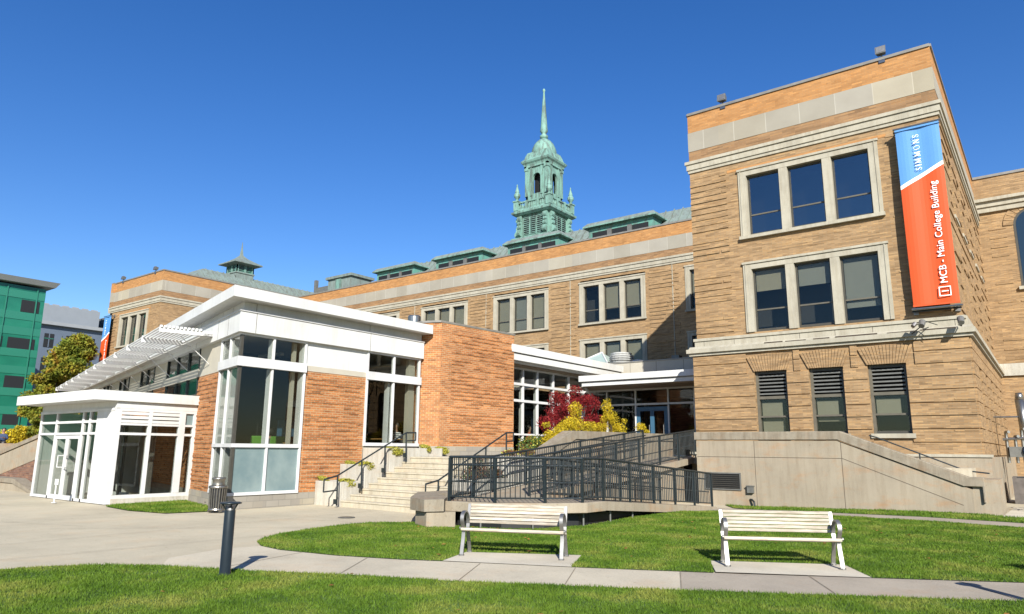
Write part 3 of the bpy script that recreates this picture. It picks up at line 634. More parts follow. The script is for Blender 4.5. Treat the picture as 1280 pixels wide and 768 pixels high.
# tower
TX, TY = -31.7, 45.8
tb = MB(); tb.sq((TX, TY, 0), [(2.3, 14.3), (2.3, 17.6), (2.1, 17.9), (1.95, 18.2), (1.95, 18.5)], 'copper_green'); tb.sq((TX, TY, 0), [(1.48, 18.4), (1.48, 20.6)], 'copper_green')
tb.sq((TX, TY, 0), [(1.75, 20.45), (1.94, 20.6), (1.96, 20.75), (1.8, 20.85), (1.74, 20.95)], 'copper_green')
tower = tb.build('tower', college)
for k in range(4):
    ang = 90*k; f = Fr((TX, TY, 0), ang); n0 = 1.48
    lv = MB()
    for i in range(3):
        a = -.93+i*.66
        lv.box(f, a-.05, a+.57, 18.75, 20.25, n0, n0+.05, 'copper_green'); lv.box(f, a, a+.50, 18.8, 20.2, n0+.05, n0+.055, 'black')
        for q in range(8): lv.box(f, a+.02, a+.48, 18.86+q*.17, 18.91+q*.17, n0+.055, n0+.1, 'copper_green')
    lv.build('louvre', tower)
    for sgn in (-1, 1):   # scroll brackets
        s = MB(); c0 = sgn*1.27
        for (r_, zz, nn) in ((.26, 20.15, .2), (.17, 19.8, .22), (.2, 19.45, .26), (.3, 18.95, .36)): s.tube(f.p(c0-.17, zz, n0+nn*.6), f.p(c0+.17, zz, n0+nn*.6), r_, 'copper_green', 12)
        s.box(f, c0-.18, c0+.18, 18.5, 20.5, n0, n0+.16, 'copper_green'); s.build('scroll_bracket', tower)
    b = MB(); n1 = 1.68
    b.box(f, -1.68, 1.68, 20.95, 21.06, n1-.14, n1+.02, 'copper_green'); b.box(f, -1.68, 1.68, 21.5, 21.62, n1-.16, n1+.04, 'copper_green')
    for i in range(14): u = -1.43+i*.22; b.lathe(f.p(u, 0, n1-.06), [(.05, 21.06), (.085, 21.18), (.045, 21.36), (.06, 21.5)], 'copper_green', 6)
    for u in (-1.66, -.55, .55, 1.66): b.box(f, u-.11, u+.11, 20.95, 21.66, n1-.2, n1+.06, 'copper_green')
    b.build('balustrade', tower)
    # belfry wall with an arched opening
    n2 = 1.08; bw = MB(); hw = .38; arc = [(hw*math.cos(a), 23.75+hw*math.sin(a)) for a in np.linspace(0, math.pi, 11)]
    bw.box(f, -1.08, -hw, 21.2, 25.0, n2-.2, n2, 'copper_green'); bw.box(f, hw, 1.08, 21.2, 25.0, n2-.2, n2, 'copper_green'); bw.box(f, -hw, hw, 21.2, 22.35, n2-.2, n2, 'copper_green')
    for (p0, p1) in zip(arc, arc[1:]): bw.wprism(f, [p0, (p0[0], 25.0), (p1[0], 25.0), p1], n2-.2, n2, 'copper_green')
    for s_ in (-1, 1):
        bw.box(f, s_*.98-.13, s_*.98+.13, 22.2, 24.7, n2, n2+.09, 'copper_green'); bw.box(f, s_*.52-.1, s_*.52+.1, 22.2, 24.7, n2, n2+.06, 'copper_green'); bw.box(f, s_*.98-.17, s_*.98+.17, 24.45, 24.7, n2, n2+.14, 'copper_green')
    bw.box(f, -1.2, 1.2, 24.7, 24.85, n2-.1, n2+.12, 'copper_green'); bw.build('belfry_wall', tower)
dk = MB(); dk.sq((TX, TY, 0), [(.55, 21.3), (.55, 24.9)], 'black'); dk.build('belfry_core', tower)
cn = MB(); cn.sq((TX, TY, 0), [(1.2, 24.85), (1.25, 25.0), (1.36, 25.12), (1.42, 25.27), (1.2, 25.5), (1.12, 25.8), (1.0, 26.1)], 'copper_green'); cn.build('tower_cornice', tower)
dm = MB(); dm.lathe((TX, TY, 0), [(1.0, 25.8), (1.08, 26.0), (1.06, 26.3), (.98, 26.6), (.84, 26.92), (.62, 27.2), (.36, 27.42), (.2, 27.5)], 'copper_green', 24); dm.build('dome', tower, True)
sp = MB(); sp.lathe((TX, TY, -.4), [(.2, 27.85), (.34, 28.0), (.36, 28.15), (.2, 28.3), (.2, 28.4), (.34, 28.6), (.30, 28.9), (.07, 32.2), (.1, 32.3), (.13, 32.42), (.06, 32.55)], 'copper_green', 12); sp.build('spire', tower, True)
for sx in (-1, 1):
    for sy in (-1, 1):
        u = MB(); c0 = (TX+sx*1.60, TY+sy*1.60, -.68); u.sq(c0, [(.22, 21.6), (.22, 22.3), (.28, 22.35), (.28, 22.45)], 'copper_green')
        u.lathe(c0, [(.16, 22.45), (.1, 22.6), (.26, 22.85), (.27, 23.05), (.16, 23.2), (.18, 23.28), (.05, 23.75), (.06, 23.9), (.0, 23.98)], 'copper_green', 10); u.build('urn', tower)
# left cupola
CX, CY = -56.9, 34.0; cp = MB(); cp.sq((CX, CY, 0), [(.85, 15.5), (.85, 16.75), (.92, 16.8), (.92, 16.9)], 'copper_roof'); cp.sq((CX, CY, 0), [(.76, 16.85), (.76, 17.6)], 'black')
cup = cp.build('cupola', college)
q = MB()
for k in range(4):
    f = Fr((CX, CY, 0), 90*k)
    for u in (-.76, 0, .76): q.box(f, u-.09, u+.09, 16.9, 17.65, .75, .85, 'copper_green')
    for i in range(5): q.box(f, -.74, .74, 16.95+i*.13, 17.0+i*.13, .76, .81, 'copper_teal')
q.sq((CX, CY, 0), [(.87, 16.85), (.87, 16.93)], 'copper_green'); q.build('louvre', cup)
q = MB(); q.sq((CX, CY, 0), [(.85, 17.55), (1.38, 17.66), (1.38, 17.75), (.85, 18.05), (.4, 18.35), (.12, 18.65), (.05, 19.3), (.015, 19.9)], 'copper_roof'); q.build('roof', cup)

# ------------------------------------------------------------------ floodlights
def floodlight(x, y, z, label):
    t_ = thing('floodlight', (x, y, z), label, 'floodlight', 'floodlights on the roof parapets')
    a = MB(); a.cube(x-.12, x+.12, y-.07, y+.3, z-.25, z+.03, 'galvanised'); a.cube(x-.03, x+.03, y-.03, y+.03, z+.03, z+.15, 'vent_grey'); a.build('bracket', t_)
    a = MB(); a.hexa([(x-.2, y-.22, z+.12), (x+.2, y-.22, z+.12), (x+.15, y+.12, z+.16), (x-.15, y+.12, z+.16), (x-.2, y-.16, z+.46), (x+.2, y-.16, z+.46), (x+.15, y+.16, z+.4), (x-.15, y+.16, z+.4)], 'vent_grey'); h = a.build('housing', t_)
    t_.scale = (.82,)*3
    a = MB(); a.hexa([(x-.16, y-.225, z+.16), (x+.16, y-.225, z+.16), (x+.16, y-.2, z+.16), (x-.16, y-.2, z+.16), (x-.16, y-.185, z+.42), (x+.16, y-.185, z+.42), (x+.16, y-.16, z+.42), (x-.16, y-.16, z+.42)], 'steel'); a.build('lens', h)
floodlight(-8.92, 25.25, 15, 'small grey floodlight on the near wing roof edge, further from its banner')
floodlight(-3.28, 25.25, 15, 'small grey floodlight on the roof edge above the large orange and blue banner')
floodlight(-59.8, 25.4, 15, 'tiny floodlight at the far left corner of the distant wing roof')
floodlight(-54.4, 25.4, 15, 'tiny floodlight near the inner corner of the distant wing roof')

# ------------------------------------------------------------------ banners
def glyph_simmons(mb, ox, oz, s, y, ch):
    """serif capitals as strokes; text runs upwards (+Z), letter tops point to -X; returns the advance"""
    def P(a, b): return (ox-b*s, oz+a*s)       # a along the text, b up the letter
    def stroke(a0, b0, a1, b1, w, k=[0]):
        d = Vector((a1-a0, b1-b0)); d.normalize(); n_ = Vector((-d.y, d.x))*w/2; k[0] = (k[0]+1) % 5
        pts = [P(a0+n_.x, b0+n_.y), P(a1+n_.x, b1+n_.y), P(a1-n_.x, b1-n_.y), P(a0-n_.x, b0-n_.y)]
        mb.wprism(Fr((0, y, 0), 0), pts, 0, .004+.0006*k[0], 'banner_white')
    T, N_ = .17, .085
    def serif(a, b): stroke(a-.13, b, a+.13, b, .05)
    if ch == 'I': stroke(.15, 0, .15, 1, T); serif(.15, .02); serif(.15, .98); return .42
    if ch == 'M':
        stroke(.12, 0, .16, 1, N_); stroke(.16, 1, .48, .08, T); stroke(.48, .08, .8, 1, N_); stroke(.8, 1, .84, 0, T); serif(.12, .02); serif(.84, .02); serif(.13, .98); serif(.85, .98); return 1.08
    if ch == 'N': stroke(.12, 0, .12, 1, N_); stroke(.12, 1, .72, 0, T); stroke(.72, 0, .72, 1, N_); serif(.12, .02); serif(.1, .98); serif(.72, .98); return .95
    if ch == 'O':
        k = 22
        for i in range(k):
            a0, a1 = 2*math.pi*i/k, 2*math.pi*(i+1)/k; q = lambda a, r: (.42+.42*r*math.cos(a), .5+.52*(r*.5+.5)*math.sin(a)*1.0)
            w0 = .72+.14*abs(math.sin(a0)); w1 = .72+.14*abs(math.sin(a1))
            mb.wprism(Fr((0, y, 0), 0), [P(*q(a0, 1)), P(*q(a1, 1)), P(.42+.42*w1*math.cos(a1), .5+.52*(.9)*math.sin(a1)), P(.42+.42*w0*math.cos(a0), .5+.52*.9*math.sin(a0))], 0, .005, 'banner_white')
        return .98
    if ch == 'S':
        pts = [(.50, .78), (.44, .93), (.30, 1.0), (.14, .94), (.08, .78), (.14, .62), (.30, .52), (.46, .42), (.52, .25), (.46, .08), (.30, 0), (.14, .05), (.06, .22)]
        for i, (p0, p1) in enumerate(zip(pts, pts[1:])): stroke(*p0, *p1, .06+.08*math.exp(-((i-5.5)/2.2)**2))
        stroke(.50, .72, .50, .96, .04); stroke(.06, .04, .06, .3, .04); return .66
def banner(x0, x1, z0, z1, y, label, left=False):
    t_ = thing('banner', ((x0+x1)/2, y, z0), label, 'banner', 'vertical banners hung on the wing corners'); F = Fr((0, y, 0), 0)
    w_ = x1-x0; zc0 = z1-(z1-z0)*.335; zc1 = z1-(z1-z0)*.232      # colour break at the left and right edge
    c = MB(); N_ = 12
    def P(u, z): return F.p(u, z, .016*math.sin((u-x0)/w_*9)+.02*math.sin(z*.9))
    us = [x0+w_*i/N_ for i in range(N_+1)]
    for a, b in zip(us, us[1:]):
        za = zc0+(zc1-zc0)*(a-x0)/w_; zb = zc0+(zc1-zc0)*(b-x0)/w_; t0 = .13
        for (l0, l1, r0, r1, m_) in ((za+t0/2, z1, zb+t0/2, z1, 'banner_blue'), (za-t0/2, za+t0/2, zb-t0/2, zb+t0/2, 'banner_white'), (z0, za-t0/2, z0, zb-t0/2, 'banner_orange')):
            k = 1 if m_ == 'banner_white' else 5
            for i in range(k):
                L0 = l0+(l1-l0)*i/k; L1 = l0+(l1-l0)*(i+1)/k; R0 = r0+(r1-r0)*i/k; R1 = r0+(r1-r0)*(i+1)/k
                pf = [P(a, L0), P(b, R0), P(b, R1), P(a, L1)]; c.face(pf, m_); c.face([p-F.n*.006 for p in reversed(pf)], m_)
    c.cube(x0-.005, x1+.005, y-.03, y+.02, z1-.03, z1+.03, 'banner_blue'); c.cube(x0-.005, x1+.005, y-.03, y+.02, z0-.03, z0+.03, 'banner_orange')
    cl = c.build('cloth', t_)
    for z in (z1+.07, z0-.10):
        r_ = MB(); r_.tube((x0-.06, y-.0, z), (x1+.06, y-.0, z), .035, 'galvanised', 10); r_.tube((x0-.06, y+.12, z-.05), (x1+.02, y+.12, z-.05), .03, 'dark_rail', 8)
        for x in (x0+.02, x1-.1): r_.tube((x, y, z), (x, y+.33, z-.03), .03, 'steel', 8); r_.cube(x-.07, x+.07, y+.27, y+.33, z-.14, z+.1, 'steel')
        r_.build('bracket', t_)
    L_ = MB(); o = z1-(z1-z0)*.232; s = .17; oz = z1-(z1-z0)*.245; ox = x0+w_*.50+s*.2; adv = [glyph_simmons(L_, ox, 0, s, 0, ch)*s for ch in []]
    z = z1-1.50; ysur = y-.05
    for ch in 'SIMMONS': z += glyph_simmons(L_, ox, z, s, ysur, ch)*s*1.28
    L_.build('lettering', cl)
    def text(body, x, z, size, name='lettering'):
        cu = bpy.data.curves.new(name, 'FONT'); cu.body = body; cu.size = size; cu.extrude = .003; cu.offset = .0; cu.resolution_u = 4; cu.space_character = 1.02
        tmp = bpy.data.objects.new(name, cu); C.objects.link(tmp); bpy.context.view_layer.update(); dg = bpy.context.evaluated_depsgraph_get()
        me = bpy.data.meshes.new_from_object(tmp.evaluated_get(dg)); bpy.data.objects.remove(tmp); me.materials.clear(); me.materials.append(M['banner_white'])
        mt = Matrix(((0, -1, 0, x), (0, 0, -1, ysur), (1, 0, 0, z), (0, 0, 0, 1))); me.transform(Matrix.Translation(-parent_loc(cl)) @ mt)
        o_ = bpy.data.objects.new(name, me); C.objects.link(o_); o_.parent = cl; return o_
    xt = x0+w_*.80; text('MCB - Main College Building', xt, z0+.62, .28); text('1', xt-.005, z0+.305, .27)
    b_ = MB(); f2 = Fr((0, ysur, 0), 0); xa, xb, za, zb = xt-.26, xt+.06, z0+.22, z0+.52
    for q in ((xa, xb, za, za+.025), (xa, xb, zb-.025, zb), (xa, xa+.025, za+.025, zb-.025), (xb-.025, xb, za+.025, zb-.025)): b_.box(f2, *q, 0, .005, 'banner_white')
    b_.build('number_box', cl)
banner(-3.08, -1.83, 6.14, 12.05, 24.9, 'large blue and orange banner with white lettering on the near wing')
banner(-61.7, -60.45, 6.14, 12.05, 25.05, 'distant blue and orange banner on the far left wing above the tree')

# accent lamps on the belt course
def accent(x, label, flip):
    y = 24.8; t_ = thing('accent_lamp', (x, y, 5.4), label, 'lamp', 'banner lamps on the stone belt course')
    a = MB(); a.path([(x, 25.0, 5.45), (x-.1*flip, y-.15, 5.35), (x-.12*flip, y-.3, 5.45)], .016, 'dark_rail', 6)
    if flip > 0: a.path([(x-.3, y-.1, 5.5), (x+.0, y-.2, 5.58), (x+.3, y-.3, 5.42)], .012, 'dark_rail', 6); a.path([(x-.45, y, 5.25), (x-.15, y-.15, 5.45)], .016, 'dark_rail', 6)
    a.build('arm', t_)
    a = MB(); a.tube((x-.12*flip, y-.36, 5.42), (x-.1*flip, y-.2, 5.58), .085, 'vent_grey', 12, .1); a.build('lamp_head', t_)
    if flip > 0: a = MB(); a.tube((x-.36, y-.3, 5.44), (x-.30, y-.2, 5.54), .06, 'steel', 12, .07); a.build('lamp_head', t_)
accent(-2.75, 'double headed black accent lamp on the belt course under the banner', 1)
accent(-1.95, 'single black accent lamp on the belt course nearest the wing corner', -1)

# ------------------------------------------------------------------ glass pavilion
CX0, CY0 = -17.47, 10.67
pav = thing('glass_pavilion', (CX0, CY0, 0), 'low modern pavilion of orange brick, white panels and corner glazing with a flat white roof', 'building')
FQ = Fr((CX0, 0, 0), 90); FP0 = Fr((CX0, CY0, 0), -15.1)
class FS:  # the left face measured as distance s away from the corner
    o = FP0.o; u = -FP0.u; n = FP0.n
    @staticmethod
    def p(s, v, n=0): return FP0.p(-s, v, n)
class FPx(Fr):
    def __init__(s): s.o = FP0.o; s.u = FP0.u; s.n = FP0.n
def pbox(mb, s0, s1, v0, v1, n0, n1, m): mb.box(FP0, -s1, -s0, v0, v1, n0, n1, m)
def relief(mb, fr, u0, u1, v0, v1, prob=.26, n=.02, seed=3, holes=()):
    rr = random.Random(seed); row = int(v0/.068)+1
    while (row+1)*.068 < v1:
        off = 0 if row % 2 == 0 else .1015; u = math.ceil((u0-off)/.203)*.203+off; p_ = .72 if row % 2 else .10
        run = 0
        while u+.2 < u1:
            if run == 0: run = rr.choice([2, 3, 5, 7]); on = rr.random() < p_
            run -= 1
            if on and not any(h[0] < u+.2 and h[1] > u and h[2] < row*.068+.06 and h[3] > row*.068 for h in holes): mb.box(fr, u+.004, u+.199, row*.068+.004, row*.068+.062, 0, n*rr.uniform(.6, 1.3), 'orange_brick')
            u += .203
        row += 1
def frame_rect(mb, bx, a, b, c, d, w_, n0, n1, m):
    bx(mb, a, a+w_, c, d, n0, n1, m); bx(mb, b-w_, b, c, d, n0, n1, m); bx(mb, a+w_, b-w_, c, c+w_, n0, n1, m); bx(mb, a+w_, b-w_, d-w_, d, n0, n1, m)
qbox = lambda mb, a, b, c, d, n0, n1, m: mb.box(FQ, a, b, c, d, n0, n1, m)
# brick walls + base
w = MB(); w.box(FQ, 12.80, 15.15, .34, 3.84, -.3, 0, 'orange_brick'); relief(w, FQ, 12.85, 15.1, .36, 3.8, seed=5); w.build('brick_wall', pav)
w = MB(); pbox(w, 1.80, 4.20, .34, 3.78, -.3, 0, 'orange_brick'); pbox(w, 4.2, 31, .2, 3.2, -.3, 0, 'orange_brick'); relief(w, FP0, -4.2, -1.85, .36, 3.74, seed=6); relief(w, FP0, -31, -4.25, 2.7, 3.16, seed=8); pbox(w, 9.0, 11.0, 3.2, 3.78, -.3, 0, 'orange_brick')
relief(w, FP0, -12, -4.3, .36, 2.7, seed=9); w.build('brick_wall', pav)
w = MB(); w.box(FQ, 12.80, 15.15, 3.84, 4.0, -.3, .012, 'beige_panel'); pbox(w, 1.8, 4.2, 3.78, 3.99, -.3, .012, 'beige_panel'); w.build('stone_course', pav)
w = MB(); w.box(FQ, 12.80, 15.15, 4.0, 4.70, -.3, .005, 'white_panel'); pbox(w, 1.8, 4.2, 3.99, 4.72, -.3, .005, 'beige_panel')
for s0, s1 in ((8.75, 11.0), (13.7, 16.4), (18.9, 21.4), (23.9, 26.4), (28.9, 31)): pbox(w, s0, s1, 3.78, 4.72, -.3, .005, 'beige_panel')
pbox(w, 4.2, 31, 3.78, 4.06, -.28, .03, 'beige_panel'); w.build('wall_panel', pav)
w = MB()
for y in (10.98, 15.15): w.box(FQ, y, y+.012, 4.70, 5.27, .14, .143, 'soil'); w.box(FQ, y+.05, y+.062, 5.31, 5.55, .02, .023, 'soil')
w.box(FQ, 12.795, 12.81, 4.0, 4.7, .005, .008, 'soil')
for s_ in (.9, 1.9, 4.3): w.box(FP0, -s_-.012, -s_, 4.72, 5.27, .14, .143, 'soil'); w.box(FP0, -s_-.1, -s_-.09, 5.31, 5.55, .02, .023, 'soil')
w.build('panel_joint', pav)
def M_(n): return (CX0+n, CY0-1.306*n)
def shell(mb, n1, n0, z0, z1, yend, send, m):
    a, b = M_(n1), M_(n0); f1 = FS.p(send, 0, n1); f0 = FS.p(send, 0, n0)
    mb.prism([a, (CX0+n1, yend), (CX0+n0, yend), b], z0, z1, m); mb.prism([a, (f1.x, f1.y), (f0.x, f0.y), b], z0, z1, m)
w = MB(); shell(w, .14, -.3, 4.70, 5.27, 17.62, 31, 'white_panel'); shell(w, .17, -.3, 5.27, 5.31, 17.62, 31, 'white_frame'); shell(w, .02, -.3, 5.31, 5.56, 17.6, 31, 'white_panel'); w.build('white_header', pav)
w = MB(); shell(w, .025, -.35, -.1, .34, 17.6, 31, 'base_block'); w.box(FQ, 15.15, 17.6, .34, 1.68, -.3, .01, 'base_block'); w.build('block_base', pav)
for a_, b_, c_, d_ in ((.06, -.06, .34, .42), (.06, -.06, 1.60, 1.70), (.09, -.1, 3.78, 4.04), (.05, -.06, 4.64, 4.699)): w = MB(); shell(w, a_, b_, c_, d_, 12.8, 1.8, 'white_frame'); w.build('transom', pav)
# roof slab
o_ = lambda s, n: tuple(FS.p(s, 0, n)[:2])
r = MB(); r.prism([(-16.98, 10.03), (-16.98, 17.68), (-17.6, 17.72), (-17.6, 22.2), (-24, 26), o_(31.3, -6), o_(31.3, .49)], 5.56, 5.86, 'white_panel'); r.build('roof', pav)
# corner glazing
fr_ = MB()
for bx, a, b, md in ((qbox, CY0, 12.80, 11.68), (pbox, 0, 1.80, .9)):
    for u in (md, b-.06):
        for c, d in ((.42, 1.60), (1.70, 3.78), (4.04, 4.64)): bx(fr_, u-.03 if u == md else u, u+.03 if u == md else u+.06, c, d, -.06, .05, 'white_frame'); bx(fr_, u-.02, u+.02, c, d, -.22, -.06, 'white_frame')
    bx(fr_, b-.3, b-.2, 1.70, 4.64, -.3, -.2, 'beige_panel')
for c, d in ((.42, 1.60), (1.70, 3.78), (4.04, 4.64)): fr_.cube(CX0-.05, CX0+.03, CY0-.03, CY0+.05, c, d, 'sash')
fr_.build('window_frame', pav)
for bx, a, b, md in ((qbox, CY0+.05, 12.74, 11.68), (pbox, .05, 1.74, .9)):
    for c, d in ((.42, 1.60), (1.70, 3.78), (4.04, 4.64)):
        for e0, e1 in ((a, md-.03), (md+.03, b)):
            q = MB(); bx(q, e0, e1, c, d, -.012, -.004, 'frosted' if (c < 1 and bx is qbox) else 'clear_pane'); q.build('pane', pav)
# second window of the long face
fr_ = MB()
qbox(fr_, 15.15, 17.60, 1.68, 1.78, -.1, .07, 'white_frame'); qbox(fr_, 15.15, 17.60, 3.78, 4.04, -.1, .09, 'white_frame'); qbox(fr_, 15.15, 17.6, 4.64, 4.70, -.06, .05, 'white_frame')
for u in (15.15, 16.3, 17.5):
    for c, d in ((1.78, 3.78), (4.04, 4.64)): qbox(fr_, u, u+.07, c, d, -.06, .05, 'white_frame')
qbox(fr_, 16.2, 16.3, 1.78, 3.78, -.25, -.1, 'white_frame'); qbox(fr_, 17.2, 17.5, 1.78, 4.64, -.3, -.15, 'beige_panel')
fr_.build('window_frame', pav)
for c, d in ((1.78, 3.78), (4.04, 4.64)):
    for a, b in ((15.22, 16.3), (16.37, 17.5)): q = MB(); qbox(q, a, b, c, d, -.012, -.004, 'clear_pane'); q.build('pane', pav)
# strip windows of the left face
for s0, s1, mul in ((4.2, 8.75, (5.6, 7.15)), (11.0, 13.7, (12.35,)), (16.4, 18.9, (17.65,)), (21.4, 23.9, (22.6,)), (26.4, 28.9, (27.6,))):
    f = MB()
    for u in (s0,)+mul+(s1-.05,):
        pbox(f, u, u+.05, 4.06, 4.72, -.04, .04, 'dark_rail'); pbox(f, u, u+.05, 3.24, 3.78, -.04, .04, 'dark_rail')
    pbox(f, s0, s1, 3.2, 3.24, -.05, .05, 'sash'); f.build('window_frame', pav)
    for c, d in ((4.06, 4.72), (3.24, 3.78)): q = MB(); pbox(q, s0+.05, s1-.05, c, d, -.02, -.01, 'pane'); q.build('pane', pav)
# sunshade
sh = MB()
pbox(sh, 2.45, 31, 4.86, 4.94, .10, .42, 'white_panel')
ss = MB()
for k in range(11):
    n = .50+k*.108; pbox(ss, 2.40, 31, 4.99, 5.03, n-.024, n+.02, 'white_panel')
shade = sh.build('sunshade', pav); ss.build('slats', shade)
for k in range(12):
    s = 2.45+k*2.59; q = MB(); q.box(FP0, -s-.08, -s, 4.86, 5.0, .14, 1.62, 'white_frame')
    for j_ in range(11): n = .50+j_*.108; q.box(FP0, -s-.09, -s+.01, 4.985, 5.06, n-.036, n+.03, 'white_panel')
    q.build('rib', shade)
    q = MB(); q.tube(FP0.p(-s-.6, 4.86, .9), FP0.p(-s-.6, 4.1, .03), .012, 'white_frame', 6); q.build('strut', shade)
# interior
w = MB()
inn = [(CX0-.3, CY0+.45), (CX0-.3, 17.66), (-17.95, 17.7), (-17.95, 21.9), (-24, 21.9), o_(12, -5), o_(12, -.35)]
w.prism(inn, 1.08, 1.2, 'room_floor'); w.prism(inn, 4.73, 4.76, 'beige_panel')
w.cube(-24.1, -24, 12.6, 22, 1.2, 4.73, 'room_wall'); w.cube(-24, -17.95, 21.9, 22.0, 1.2, 4.73, 'room_wall'); w.cube(-21.4, -21.3, 13, 19, 1.2, 4.7, 'dark_room')
pbox(w, 11.9, 12, 1.2, 4.73, -5, -.3, 'room_wall'); w.cube(-19.4, -19.15, 15.2, 15.45, 1.2, 4.73, 'dark_room')
w.box(FQ, CY0+.3, 17.6, .34, 1.08, -.5, -.32, 'room_wall'); w.build('interior', pav)
w = MB()
for x, y in ((-20, 13.3), (-20, 16.3), (-19.2, 17.4), (-21, 19)): w.cube(x-.6, x+.6, y-.08, y+.08, 4.5, 4.58, 'white_panel')
w.build('ceiling_light', pav)

# brick block in front of the pavilion's end
BX = [(-17.9, 17.70), (-17.47, 17.68), (-16.82, 17.95), (-16.48, 21.75), (-17.25, 22.2), (-17.9, 22.2)]
def offp(pl, d):
    c = (sum(p[0] for p in pl)/len(pl), sum(p[1] for p in pl)/len(pl)); return [(p[0]+(p[0]-c[0])/math.hypot(p[0]-c[0], p[1]-c[1])*d, p[1]+(p[1]-c[1])/math.hypot(p[0]-c[0], p[1]-c[1])*d) for p in pl]
w = MB(); w.prism(BX, 1.69, 6.0, 'orange_brick')
for (a, b, sd) in ((BX[1], BX[2], 11), (BX[2], BX[3], 12)):
    f = Fr((a[0], a[1], 0), math.degrees(math.atan2(b[1]-a[1], b[0]-a[0]))); L = math.hypot(b[0]-a[0], b[1]-a[1])
    if sd == 12: relief(w, f, .45, L-.05, 1.72, 5.96, .33, .024, sd)
bt_ = w.build('brick_tower_block', pav)
w = MB(); w.prism(offp(BX, .012), 1.0, 1.69, 'base_block'); w.build('block_base', pav)
w = MB(); w.prism(offp(BX, .05), 6.0, 6.07, 'coping_metal'); w.build('coping', pav)

# recessed glazed link and canopies
GS = Fr((-17.2, 0, 0), 90); GC = Fr((0, 28, 0), 0)
f = MB()
for y in (22.2, 23.22, 24.25, 25.45, 26.7, 27.86):
    for c, d in ((1.45, 2.17), (2.24, 3.5), (3.6, 4.17), (4.27, 4.83)): f.box(GS, y, y+.09, c, d, -.05, .07, 'white_frame'); f.box(GS, y+.10, y+.2, c, d, -.2, -.1, 'white_frame')
for z in (1.38, 2.17, 3.5, 4.17, 4.83): f.box(GS, 22.15, 28.0, z, z+(.10 if z > 3 else .07), -.05, .10, 'white_frame')
f.build('window_frame', pav)
for c, d in ((1.45, 2.17), (2.24, 3.5), (3.6, 4.17), (4.27, 4.83)): q = MB(); q.box(GS, 22.2, 27.9, c, d, -.01, 0, 'clear_pane'); q.build('pane', pav)
f = MB()
for x in (-17.15, -15.95, -14.52, -12.97, -11.80, -10.60):
    for c, d in ((1.40, 3.55), (3.63, 4.2)): f.box(GC, x, x+.07, c, d, -.05, .05, 'white_frame')
f.box(GC, -17.15, -10.5, 3.55, 3.63, -.05, .06, 'white_frame'); f.box(GC, -17.15, -10.5, 4.2, 4.28, -.05, .06, 'white_frame'); f.box(GC, -17.15, -10.5, 1.36, 1.44, -.05, .05, 'white_frame'); f.build('window_frame', pav)
for a, b in ((-17.1, -14.5), (-12.9, -10.55)): q = MB(); q.box(GC, a, b, 1.44, 3.55, -.01, 0, 'clear_pane'); q.build('pane', pav)
q = MB(); q.box(GC, -17.1, -10.55, 3.63, 4.2, -.01, 0, 'clear_pane'); q.build('pane', pav)
plain('door_blue', (.06, .16, .26), .4, 0, .05, 3, 0)
d = MB(); d.box(GC, -14.45, -14.37, 1.4, 3.47, -.05, .04, 'door_blue'); d.box(GC, -13.05, -12.97, 1.4, 3.47, -.05, .04, 'door_blue'); d.box(GC, -14.37, -13.05, 3.38, 3.47, -.05, .04, 'door_blue')
dr = d.build('entrance_door', pav)
for a in (-14.37, -13.71): q = MB(); frame_rect(q, lambda mb, *k: mb.box(GC, *k), a, a+.66, 1.41, 3.38, .09, -.04, .03, 'door_blue'); q.box(GC, a+.09, a+.57, 1.5, 3.29, -.01, 0, 'clear_pane'); q.tube(GC.p(a+.54, 2.2, .07), GC.p(a+.54, 2.7, .07), .015, 'steel', 6); q.build('door_leaf', dr)
c = MB()
c.cube(-22, -16.45, 21.6, 30.6, 5.36, 5.66, 'white_panel'); c.cube(-22, -16.52, 21.66, 30.5, 5.30, 5.36, 'vent_grey'); c.cube(-22, -16.50, 21.63, 30.55, 5.06, 5.30, 'white_panel'); c.cube(-22, -16.7, 21.8, 29, 4.98, 5.06, 'white_panel'); c.cube(-17.6, -16.85, 22.2, 28, 4.90, 4.98, 'soffit_brown')
c.build('canopy', pav)
c = MB(); c.cube(-16.3, -10.45, 26.2, 28.3, 4.53, 4.78, 'white_panel'); c.cube(-16.25, -10.45, 26.27, 28.3, 4.49, 4.53, 'vent_grey'); c.cube(-16.2, -10.45, 26.3, 28.3, 4.33, 4.49, 'white_panel'); c.cube(-16.9, -10.45, 26.45, 28.3, 4.28, 4.33, 'soffit_brown'); c.cube(-17.2, -10.45, 28.0, 37.5, 4.6, 4.9, 'soffit_brown')
c.tube((-16.15, 26.5, 4.3), (-16.6, 28, 3.9), .05, 'white_frame', 8); c.build('canopy', pav)
c = MB(); c.cube(-23, -10.45, 31.0, 31.3, 4.9, 5.86, 'beige_panel'); c.cube(-23, -10.45, 30.97, 31.35, 5.86, 5.92, 'coping_metal'); c.cube(-23, -10.45, 31.3, 37.5, 5.4, 5.6, 'vent_grey')
for x in (-16.3, -14.9, -13.5, -12.1): c.cube(x, x+.012, 30.997, 31.0, 4.95, 5.85, 'soil')
c.build('roof_parapet', pav)
w = MB(); w.cube(-23, -10.5, 28.05, 37.5, 1.2, 1.36, 'room_floor'); w.cube(-23, -22.9, 22.2, 37.5, 1.3, 4.9, 'room_wall'); w.cube(-22.9, -17.3, 22.2, 28, 1.25, 1.36, 'room_floor'); w.cube(-10.6, -10.5, 28.05, 37.5, 1.36, 4.6, 'roman_brick'); w.cube(-17.25, -17.19, 22.2, 28, .3, 1.4, 'white_concrete'); w.build('interior', pav)
